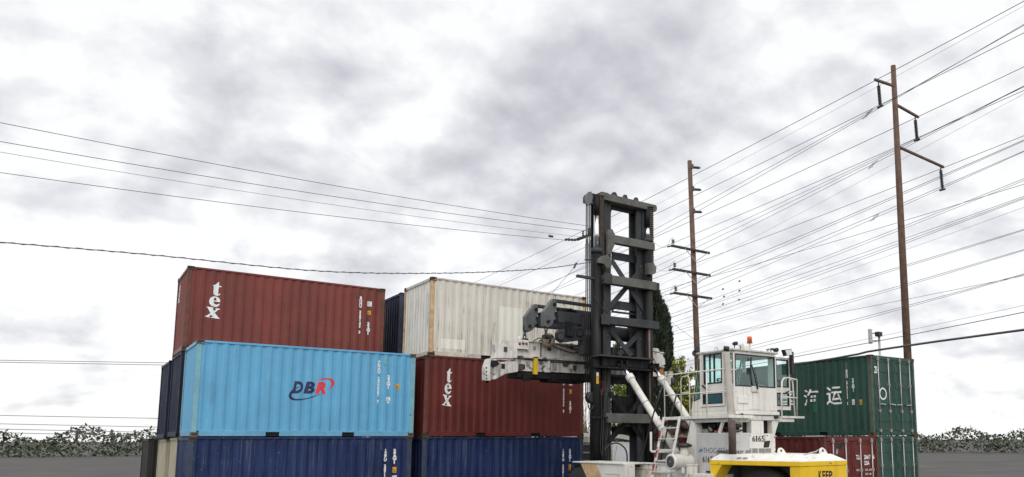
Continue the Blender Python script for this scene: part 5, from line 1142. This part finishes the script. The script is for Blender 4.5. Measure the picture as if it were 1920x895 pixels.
# ------------------------------------------------------------------ things on the ground behind the truck
t = thing('flatbed_trailer', 'stack of dark flatbed decks under a sloping white board, behind the mast', 'trailer', (16.08, 23.5, 0)); 
PANW = mat('weathered_white_board', (.50, .48, .43), .7, var=.2, streak=.4, streak_col=(.3, .27, .22)); DKS = mat('dark_steel', (.03, .034, .04), .6, var=.4)
zt_ = aD(1100, 832, 29).z
x0, x1 = 15.55, 16.6; m = MB()
for k in range(7): m.box(x0, 23.4, zt_-.28-k*.3, x1, 25.6, zt_-.06-k*.3)
m.build('deck', DKS, t, bev=.02)
for k in range(5): MB().box(x0-.02, 23.36, zt_-.055-k*.3, x1, 23.396, zt_-.015-k*.3).build('edge_rail', mat('edge_grey', (.30, .30, .30), .6), t)
m = MB(); m.hexa([(x0-.2, 23.3, zt_+.05), (x1+.1, 23.3, zt_+.05), (x1+.1, 25.5, zt_+.1), (x0-.2, 25.5, zt_+.1)], [(x0-.2, 23.3, zt_+.24), (x1+.1, 23.3, zt_+.34), (x1+.1, 25.5, zt_+.44), (x0-.2, 25.5, zt_+.3)]); m.build('board', PANW, t, bev=.01)
BXY = 25.6
a, b = aY(1146, 829, BXY), aY(1192, 866, BXY)
t = thing('storage_box', 'plain white box with a tilted pale lid seen through the foot of the mast', 'box', ((a.x+b.x)/2, BXY+.35, 0))
MB().box(a.x, BXY, .0, b.x, BXY+.7, a.z).build('body', mat('box_white', (.74, .75, .77), .5, var=.04), t, bev=.02)
MB().hexa([(a.x+.25, BXY-.1, a.z+.16), (b.x+.05, BXY-.1, a.z+.01), (b.x+.05, BXY+.75, a.z+.01), (a.x+.25, BXY+.75, a.z+.16)], [(a.x+.33, BXY-.1, a.z+.34), (b.x+.05, BXY-.1, a.z+.17), (b.x+.05, BXY+.75, a.z+.17), (a.x+.33, BXY+.75, a.z+.34)]).build('lid', PANW, t, bev=.01)
# scrap and slatted racks behind the ladder
t = thing('slatted_rack', 'grey slatted steel rack heaped with rusty scrap behind the white ladder', 'rack', (18.2, 20.4, 0)); m = MB()
a = aD(1235, 800, 24.5); b = aD(1310, 800, 25.5)
zt_ = aD(1260, 812, 25).z
for k in range(9): m.box(a.x+1.3, 20.0, zt_-.16-k*.2, b.x+2.2, 20.12, zt_-.07-k*.2)
for k in range(6): m.box(a.x+1.3+k*.9, 20.13, 0, a.x+1.4+k*.9, 20.25, zt_)
m.box(a.x+1.3, 20.26, .2, b.x+2.2, 20.95, zt_-.3); m.build('frame', mat('rack_grey', (.16, .155, .15), .7, var=.35, vscale=5, rust=.3), t)
SCR = [mat('scrap_brown', (.07, .045, .03), .8, var=.5, vscale=8), mat('scrap_grey', (.22, .22, .215), .7, var=.4, vscale=8), mat('scrap_red', (.30, .05, .03), .6), mat('scrap_dark', (.02, .02, .02), .8)]
r = random.Random(9)
for k in range(46):
    x = r.uniform(a.x+1.4, b.x+1.8); y = r.uniform(20.3, 20.85); z = zt_-.3; s_ = r.uniform(.08, .3); m = MB(); zz = z+r.uniform(0, .55)
    if k % 3 == 0: m.tube([(x-s_*2, y, zz), (x, y+.1, zz+s_), (x+s_*2, y, zz+r.uniform(-.1, .2))], r.uniform(.025, .06), 7)
    elif k % 3 == 1: m.hexa([(x-s_, y-s_, z), (x+s_, y-s_*.7, z), (x+s_, y+s_, z), (x-s_, y+s_*.8, z)], [(x-s_*.8, y-s_, zz+.1), (x+s_, y-s_*.8, zz+.2), (x+s_*.9, y+s_, zz+.1), (x-s_, y+s_, zz+.15)])
    else: m.lathe((x, y, zz), (r.uniform(-1, 1), -1, .3), [(0, s_*.6), (.04, s_*.8), (.2, s_*.8), (.24, s_*.5)], 14)
    m.build('scrap_piece', SCR[(k*7) % 4 if k % 11 else 2], t)

# ------------------------------------------------------------------ poles
WOOD = mat('pole_wood', (.118, .072, .048), .85, var=.5, vscale=3, streak=.8, streak_col=(.09, .045, .03), streak_scale=(9, 9, .5))
WOODD = mat('dark_arm_wood', (.045, .04, .038), .85, var=.3, vscale=4)
PORC = mat('dark_insulator', (.03, .032, .035), .35); PORCG = mat('grey_insulator', (.16, .16, .165), .4)
PX1 = 27.2
def PP(u, v): return aX(u, v, PX1)
top, bot = PP(1293, 302), PP(1307, 660)
base = bot+(bot-top)*(bot.z/(top.z-bot.z))
t = thing('utility_pole', 'tall brown wooden pole with three black stub insulators and three crossarms', 'pole', (base.x, base.y, 0))
MB().tube([base, base.lerp(top, .5), top], [.19, .155, .125], 14).build('shaft', WOOD, t)
def on_pole(z): return base.lerp(top, z/top.z)
def insul(m, a, b, r=.06, n=7):
    a = Vector(a); b = Vector(b); L_ = (b-a).length; prof = []
    for k in range(n): prof += [(L_*(k+.1)/n, r*.5), (L_*(k+.35)/n, r), (L_*(k+.7)/n, r), (L_*(k+.9)/n, r*.5)]
    m.lathe(a, b-a, prof, 10)
STUB = []
for u0, v0, u1, v1 in ((1299, 311, 1320, 309.5), (1300, 353, 1322, 351.5), (1302, 395, 1324, 393.5)):
    z = PP(u0, v0).z; p = on_pole(z); e = p+Vector((.62, -.10, .06)); m = MB(); insul(m, p+Vector((.12, -.02, .01)), e, .075, 7); m.cyl(e, e+Vector((.06, -.01, .0)), .045); i = m.build('stub_insulator', PORC, t); STUB.append(e)
    MB().box(p.x-.05, p.y-.16, z-.12, p.x+.14, p.y-.1, z+.14).build('bracket', CABLE, t)
ARMS = []
for vl, vr, ul, ur in ((466, 475, 1259, 1330), (510, 517, 1262, 1331.5), (554, 560.5, 1264, 1334.5)):
    z = PP(1302, (vl+vr)/2).z; p = on_pole(z)
    def xat(u): r_ = ray(u, vl); return EYE.x+r_.x*((p.y-.2-EYE.y)/r_.y)
    xl, xr = xat(ul), xat(ur)
    a = MB().box(xl, p.y-.26, z-.06, xr, p.y-.14, z+.06).build('crossarm', WOODD, t, bev=.01)
    m = MB()
    for s in (-.85, .85): m.bar((p.x+s, p.y-.28, z-.03), (p.x, p.y-.2, z-.62), .02, .035)
    m.build('arm_brace', STEEL, a)
    m = MB(); m.cyl((xl+.12, p.y-.2, z+.06), (xl+.12, p.y-.2, z+.14), .02, n=8); insul(m, (xl+.12, p.y-.2, z+.13), (xl+.12, p.y-.2, z+.36), .09, 3); m.build('pin_insulator', PORCG, a)
    m = MB(); insul(m, (xl, p.y-.2, z-.02), (xl-.22, p.y-.1, z-.08), .05, 4); m.build('strain_insulator', PORC, a)
    m = MB(); m.tube([(xl+.12, p.y-.2, z+.36), (xl+.02, p.y-.3, z+.44), (xl-.1, p.y-.2, z+.3), (xl-.2, p.y-.1, z-.06)], .008, 5); m.build('jumper_wire', CABLE, a)
    ARMS.append((xl, p.y-.2, z))

# pole behind the mast with a transformer, its arm along the street
P2Y = 37.3
c = aY(1116, 440, P2Y); top2 = aY(1118, 372, P2Y)
t = thing('utility_pole', 'brown wooden pole hidden behind the mast, with a dark crossarm and grey transformer can', 'pole', (c.x, P2Y, 0))
MB().tube([(c.x, P2Y, 0), (c.x, P2Y, c.z+.5)], [.18, .14], 12).build('shaft', WOOD, t)
a, b = aX(1082, 449.5, c.x-.22), aX(1117, 437, c.x-.22)
arm2 = MB().bar((c.x-.22, a.y, a.z), (c.x-.22, b.y-1.0, b.z), .13, .16).build('crossarm', WOODD, t, bev=.01)
m = MB(); m.box(c.x-.45, P2Y-.25, a.z+.02, c.x-.16, P2Y+.2, a.z+.3); m.build('bracket', CABLE, arm2)
for k in range(4):
    y = a.y+(b.y-1.0-a.y)*(.22+k*.22); m = MB(); insul(m, (c.x-.22, y, a.z+.08), (c.x-.22, y, a.z+.42), .07, 3); m.build('pin_insulator', PORC, arm2)
q = aX(1081, 450, c.x-.22); m = MB(); insul(m, q, q+Vector((-.75, .25, -.05)), .09, 4); m.build('strain_insulator', PORC, arm2)
q = aX(1103, 472, c.x-.4); rr = .24; can = MB().lathe((q.x, q.y, q.z-.55), (0, 0, 1), [(0, .19), (.02, .26), (.06, .2), (.1, .2), (.98, .2), (1.02, .22), (1.06, .12)], 20).build('transformer', mat('can_grey', (.42, .43, .45), .5, var=.08), t)
m = MB(); insul(m, (q.x-.1, q.y, q.z+.5), (q.x-.14, q.y, q.z+.78), .05, 3); insul(m, (q.x+.1, q.y, q.z+.5), (q.x+.12, q.y, q.z+.75), .05, 3); m.build('bushing', PORC, can)

# steel tower just beyond the right edge, whose arm carries the hanging insulator
TWX = 30.0
q = aX(1648, 176, TWX); tx = TWX+1.3
t = thing('utility_pole', 'tall wooden pole at the far right, its three arms holding long hanging insulators', 'pole', (tx, q.y, 0))
ztop = aX(1648, 130, TWX).z
MB().tube([(tx, q.y, 0), (tx, q.y, ztop*.6), (tx, q.y, ztop+.6)], [.20, .16, .12], 16).build('shaft', WOOD, t)
def hang(z, hl, xe):
    a = MB().bar((tx-.15*(1 if xe < tx else -1), q.y, z+.15), (xe-.3*(1 if xe < tx else -1), q.y, z+.02), .10, .12).build('arm', WOOD, t, bev=.02)
    m = MB(); m.cyl((xe, q.y, z-.05), (xe, q.y, z-.2), .03); insul(m, (xe, q.y, z-.2), (xe+.06, q.y, z-hl+.06), .085, 14); m.cyl((xe+.06, q.y-.15, z-hl), (xe+.06, q.y+.15, z-hl), .05); m.build('hanging_insulator', PORC, a)
z = aX(1648, 153, TWX).z; hl = z-aX(1648, 200, TWX).z
hang(z, hl, TWX)
for v_, xe in ((296, 33.0), (404, 35.1)):
    p = aX(1649, v_, xe); sl_ = (p.z-aX(1228, 501 if v_ < 300 else 578, xe).z)/(p.y-aX(1228, 501 if v_ < 300 else 578, xe).y)
    hang(p.z+sl_*(q.y-p.y)+hl, hl, xe)

# ------------------------------------------------------------------ wires
def wire(label, pts, r, group, sag=0.0, m_=CABLE, name='power_line', cat='wire', n=24):
    """a wire through given points, with a slight belly between them"""
    pts = [Vector(p) for p in pts]; b = pts[0]; out = []
    for i in range(len(pts)-1):
        for k in range(n):
            t = k/n; p = pts[i].lerp(pts[i+1], t); p.z -= sag*4*t*(1-t); out.append(p)
    out.append(pts[-1])
    mb = MB(); mb.tube(out, r, 5); o = mb.build(name, m_, None); tag(o, label, cat, group); return o
def street(label, X, a, b, r=.018, group=None, m_=CABLE, k=.00055, y0=-2.0, y1=120.0):
    r = r*.74
    """runs along the street (world Y) in the plane X, through the two seen points; hangs as a parabola"""
    p, q = aX(*a, X), aX(*b, X); sl = (q.z-p.z)/(q.y-p.y); pts = []
    for i in range(49):
        y = y0+(y1-y0)*(i/48)**1.6; z = p.z+sl*(y-p.y)+k*(y-p.y)*(y-q.y); pts.append((X, y, z))
    mb = MB(); mb.tube(pts, r, 5); o = mb.build('power_line', m_, None); tag(o, label, 'wire', group); return o
GP, GT, GU = 'wires on the wooden pole', 'transmission wires running to the upper right', 'lower wires crossing behind the pole'
PXW = PX1+.62
street('topmost wire in the sky, passing the highest stub insulator of the wooden pole', PXW, (1649, 147), (1206, 377), .020, GP)
street('wire held by the middle stub insulator of the wooden pole', PXW, (1649, 197.5), (1228, 402.5), .018, GP)
street('wire held by the lowest stub insulator of the wooden pole', PXW, (1649, 253), (1226, 446), .018, GP)
street('faint thin wire between the two highest wires', 34, (1641, 165), (1233, 383), .010, GT, CABLE_LIGHT)
street('upper of two close wires ending at the hanging insulator on the right', 30.06, (1649, 200), (1228, 430), .016, GT)
street('lower of two close wires ending at the hanging insulator on the right', 30.10, (1649, 203), (1228, 441), .016, GT)
lab4 = 'one of four parallel wires fanning up right, below the lowest stub insulator'
for a, b, rr in (((1649, 290), (1228, 470), .019), ((1649, 293.5), (1228, 489), .016), ((1649, 297), (1228, 501), .016), ((1649, 302), (1228, 513), .016)): street(lab4, 33, a, b, rr, GT)
street('pale thin wire just under the four parallel wires at upper right', 36, (1649, 321.6), (1228, 540), .010, GT, CABLE_LIGHT)
street('single wire crossing just below the upper crossarm of the wooden pole', 33, (1649, 362), (1233, 520), .018, GT)
lab2 = 'one of two close dark wires passing the middle crossarm'
street(lab2, 35, (1649, 380), (1233, 553), .020, GT); street(lab2, 35.3, (1649, 384), (1233, 560), .016, GT)
lab3 = 'one of two wires passing between the middle and lower crossarms'
street(lab3, 35, (1649, 400), (1233, 572), .017, GU); street(lab3, 35.3, (1649, 405.5), (1233, 584), .015, GU)
street('flatter wire that crosses the others near the middle crossarm', 42, (1649, 428), (1233, 546), .020, GU)
labx = 'one of a pair of thin wires level with the lower crossarm'
street(labx, 36, (1649, 442), (1240, 596), .016, GU); street(labx, 36.2, (1649, 447), (1240, 603), .014, GU)
laby = 'one of three parallel wires just under the lower crossarm'
for a, b in (((1649, 464), (1250, 598)), ((1649, 470), (1250, 609)), ((1649, 474.5), (1250, 617))): street(laby, 37, a, b, .016, GU)
street('pale thin wire under the three parallel wires below the lower crossarm', 37.4, (1649, 486), (1250, 622), .010, GU, CABLE_LIGHT)
labz = 'one of two parallel wires passing above the cab roof'
street(labz, 38, (1649, 512), (1262, 622), .017, GU); street(labz, 38.2, (1649, 515.5), (1262, 628), .015, GU)
labw = 'one of two parallel wires low above the amber beacon'
street(labw, 39, (1649, 547), (1300, 643), .017, GU); street(labw, 39.2, (1649, 551), (1300, 650), .015, GU)
street('flatter wire low in the sky right of the wooden pole, above the green container', 46, (1649, 571.5), (1312, 633), .018, GU)
labv = 'one of the lowest pair of wires, above the green container'
street(labv, 40, (1649, 587), (1440, 641), .018, GU); street(labv, 40.2, (1649, 591), (1440, 647), .016, GU)
street('thick black wire sloping down behind the flood lamp to the cab', 30, (1640, 641), (1482, 671), .022, GU)
street('pale thin wire above the thick black one by the flood lamp', 31, (1640, 633), (1500, 662), .010, GU, CABLE_LIGHT)
wire('twisted black cable along the top edge of the green container with Chinese characters', [aX(1469, 687, 20.3), aX(1560, 673, 20.3), aX(1610, 664, 20.3), aX(1625, 660, 20.3), aX(1660, 654.5, 20.3), aX(1760, 640, 20.3), aX(2060, 600, 20.3)], .035, None, .0, name='power_cable', cat='cable')
# spacers clamped on the wires and small dark balls
for lab, X, u, v in (('spacer clamp on the close wires near the hanging insulator', 30.08, 1627, 214), ('spacer clamp on the four parallel wires at the right', 33, 1637, 309), ('spacer clamp on the wires at the right, level with the middle crossarm', 35, 1640, 408)):
    p = aX(u, v, X); m = MB(); m.bar(p+Vector((0, .26, -.09)), p+Vector((0, -.26, .08)), .022, .022); m.bar(p+Vector((0, .1, .06)), p+Vector((0, -.3, .15)), .018, .018); m.bar(p+Vector((0, .33, -.15)), p+Vector((0, .0, -.09)), .018, .018)
    o = m.build('wire_spacer', CABLE); tag(o, lab, 'wire spacer', 'spacers on the wires')
for u, v in ((1387, 527), (1356, 542), (1387, 545), (1358, 556), (1386, 562), (1356, 570)):
    p = aX(u, v, 36.5); o = MB().lathe(p+Vector((0, .12, -.05)), (0, -1, .45), [(0, .015), (.03, .04), (.11, .055), (.18, .04), (.2, .015)], 10).build('wire_damper', CABLE); tag(o, 'one of six small dark dampers hanging in two columns right of the wooden pole', 'damper', 'dampers on the wires')
p = aY(1032, 443, P2Y); o = MB().lathe(p+Vector((.2, 0, 0)), (-1, 0, 0), [(0, .02), (.04, .07), (.3, .07), (.34, .02)], 10).build('wire_damper', CABLE); tag(o, 'lone dark splice on a wire left of the mast', 'damper')
# wires along the other street, from the transformer pole to the left
def cross(label, a, b, r=.017, m_=CABLE, k=.0011, Y=P2Y, x0=-40.0, group='wires crossing the sky to the left'):
    r = r*.8
    p, q = aY(*a, Y), aY(*b, Y); sl = (q.z-p.z)/(q.x-p.x); pts = []
    for i in range(41):
        x = x0+(q.x-x0)*i/40; pts.append((x, Y, p.z+sl*(x-p.x)+k*(x-p.x)*(x-q.x)))
    mb = MB(); mb.tube(pts, r, 5); o = mb.build('power_line', m_); tag(o, label, 'wire', group); return o
cross('highest wire crossing the left sky towards the mast', (271, 283), (1110, 425)); cross('second highest wire crossing the left sky, under the highest', (271, 312), (1106, 434), .017)
cross('pale wire between two darker ones crossing the left sky', (271, 330), (1102, 446), .012, CABLE_LIGHT); cross('lowest of the four thin wires crossing the left sky', (271, 361), (1078, 452), .016)
p = [aY(u, v, P2Y-.4) for u, v in ((-80, 448), (271, 477), (600, 508.5), (830, 512.5), (1000, 505.5), (1080, 496), (1112, 491))]
out = []
for i in range(len(p)-1):
    p0, p1, p2, p3 = p[max(i-1, 0)], p[i], p[i+1], p[min(i+2, len(p)-1)]
    for k in range(14):
        t = k/14; out.append(.5*((2*p1)+(p2-p0)*t+(2*p0-5*p1+4*p2-p3)*t*t+(3*p1-p0-3*p2+p3)*t*t*t))
mb = MB(); mb.tube(out, .019, 6)
tw = [q+Vector((0, math.cos(i*1.4)*.03, math.sin(i*1.4)*.03)) for i, q in enumerate([a.lerp(b, j/3) for a, b in zip(out, out[1:]) for j in range(3)])]
mb.tube(tw, .012, 5); o = mb.build('service_cable', CABLE); tag(o, 'thick twisted black cable sagging over the left and white containers to the mast', 'cable')
o = wire('short dark wire drooping from the transformer pole down to the left', [aY(1085, 488, P2Y-.4), aY(1078, 500, P2Y-.5), aY(1030, 556, P2Y+2)], .012, None, 0)
m = MB(); m.bar(aY(1076, 503, P2Y-.45), aY(1081, 493, P2Y-.45), .06, .1); o = m.build('cable_clamp', CABLE); tag(o, 'black clamp joining the thick twisted cable beside the transformer', 'clamp')
labs = ('upper slack wire from the upper crossarm down behind the mast', 'slack wire from the middle crossarm down behind the mast', 'slack wire from the lower crossarm down behind the mast')
for (x, y, z), lab, (u, v) in zip(ARMS, labs, ((1228, 455), (1228, 500), (1228, 541))):
    e = aD(u, v, 52); wire(lab, [(x-.2, y+.1, z-.08), e, e+(e-Vector((x, y, z)))*.6], .009, 'slack wires from the crossarms', .15, n=8)
wire('thin guy wire slanting down to the wooden pole above the cab', [aX(1245, 592, PX1-1), aX(1303, 637, PX1-.2)], .010, None, .05, n=8)
for i, (v0, r_) in enumerate(((679, .03), (683, .03), (783, .03), (799, .03), (809, .03), (816, .03))):
    lab = 'one of two far faint wires level with the red container foot at the left edge' if i < 2 else 'one of the far faint wires low at the left, above the dark container end'
    a, b = aY(150, v0-1, 90), aY(340, v0+2+i*.3, 90); d = (b-a); wire(lab, [a-d*1.5, b+d*.3], r_, 'far wires at the left', 0, CABLE_LIGHT)
# antenna on its mast at the right edge
an = aD(1644, 640, 45); t = thing('cell_antenna', 'white panel antenna on a thin grey mast beyond the green container', 'antenna', (an.x+.25, an.y, 0))
MB().cyl((an.x+.25, an.y, 0), (an.x+.25, an.y, aD(1644, 622, 45).z), .07, n=12).build('mast_tube', STEEL, t)
a, b = aD(1628.5, 645, 45), aD(1635, 617, 45); c0 = (a+b)/2; MB().box(c0.x-.11, c0.y-.08, a.z, c0.x+.11, c0.y+.08, b.z).build('panel', mat('antenna_white', (.45, .46, .48), .5), t, bev=.02)
m = MB(); m.bar((c0.x+.1, c0.y, c0.z+.2), (an.x+.25, an.y, c0.z+.2), .05, .05); m.bar((c0.x+.1, c0.y, c0.z-.25), (an.x+.25, an.y, c0.z-.25), .05, .05); m.build('bracket', CABLE, t)
a = aD(1645, 626, 45); MB().box(a.x-.05, a.y-.12, a.z-.15, a.x+.35, a.y+.15, a.z+.12).build('radio_box', BLKPL, t, bev=.02)

# ------------------------------------------------------------------ far edge of the yard
r = random.Random(21)
m = MB(); TLM = leaf_mat('far_leaf', [(.02, .03, .014), (.035, .05, .02), (.06, .07, .03)])
for k in range(34000):
    a = math.radians(r.uniform(-25, 100)); d = 150+r.uniform(-6, 10); hh = 3.1+1.3*(.5+.5*math.sin(a*37)*math.sin(a*11+1))+.7*math.sin(a*90)
    p = Vector((math.sin(a)*d, math.cos(a)*d, max(.6, hh)*r.random()**.8)); leaf(m.bm, p, rv(r), rv(r), r.uniform(.3, .8), r.uniform(.2, .5))
o = m.build('far_treeline', TLM); tag(o, 'low dark line of far trees along the edge of the yard', 'trees', kind='stuff')

# hoses, pipes and small fittings along the spreader and the arms
for k, pts in enumerate((((1110, 640), (1085, 655), (1062, 650), (1046, 646)), ((1110, 646), (1080, 662), (1050, 655), (1036, 648)), ((1110, 600), (1096, 640), (1072, 652)), ((1000, 640), (1012, 634), (1022, 640), (1034, 643)))):
    tube_px(pts, SPY-.09-.02*k, .016, 'hose', BLKPL, spr)
for u0, u1, v_ in ((1034, 1109, 677.5), (971, 1030, 671.5)):
    a, b = SP(u0, v_, SPY-.03), SP(u1, v_+(2.5 if u0 > 1000 else .8), SPY-.03); MB().cyl(a, Vector((b.x, a.y, a.z)), .022, n=8).build('pipe', mat('pipe_dark', (.05, .048, .045), .6), spr)
for u_, v_, w, h in ((1041, 688, .05, .1), (1060, 684, .07, .05), (1078, 690, .05, .08), (1100, 686, .06, .09), (978, 688, .06, .09), (991, 682, .04, .06), (948, 655, .05, .07), (1030, 655, .06, .05), (1072, 648, .05, .06)):
    p = SP(u_, v_, SPY-.02); MB().box(p.x-w, SPY-.045, p.z-h, p.x+w, SPY+.03, p.z+h).build('fitting', MATS['plate_grey'] if int(u_) % 2 else GREASE, spr, bev=.008)
for u_, dz in ((985, .10), (1040, .14), (1075, .12)):
    p = SP(u_, 704, SPY+.05); MB().box(p.x-.1, SPY+.0, p.z-.12-dz*.5, p.x+.12, SPY+.075, p.z+.02).build('hanger', MAST, spr, bev=.008)
for k, xo in enumerate((-.05, 0, .05)):
    a = aY(1140, 700, 17.96); MB().tube([(a.x-.12+xo, 17.98, 6.6), (a.x-.11+xo, 17.97, 5.2), (a.x-.09+xo*1.3, 17.95, 3.4), (a.x-.02+xo*2, 17.92, 1.4)], .013, 6).build('hose_run', BLKPL if k != 1 else GREASE, mast)
for z in (8.6, 7.9, 7.2, 6.4, 5.6, 3.8, 3.0):
    for x in (12.93, 14.2): MB().lathe((x, 18.105, z), (0, 1, 0), [(0, .02), (.015, .03)], 8).build('bolt', MASTB, mast)
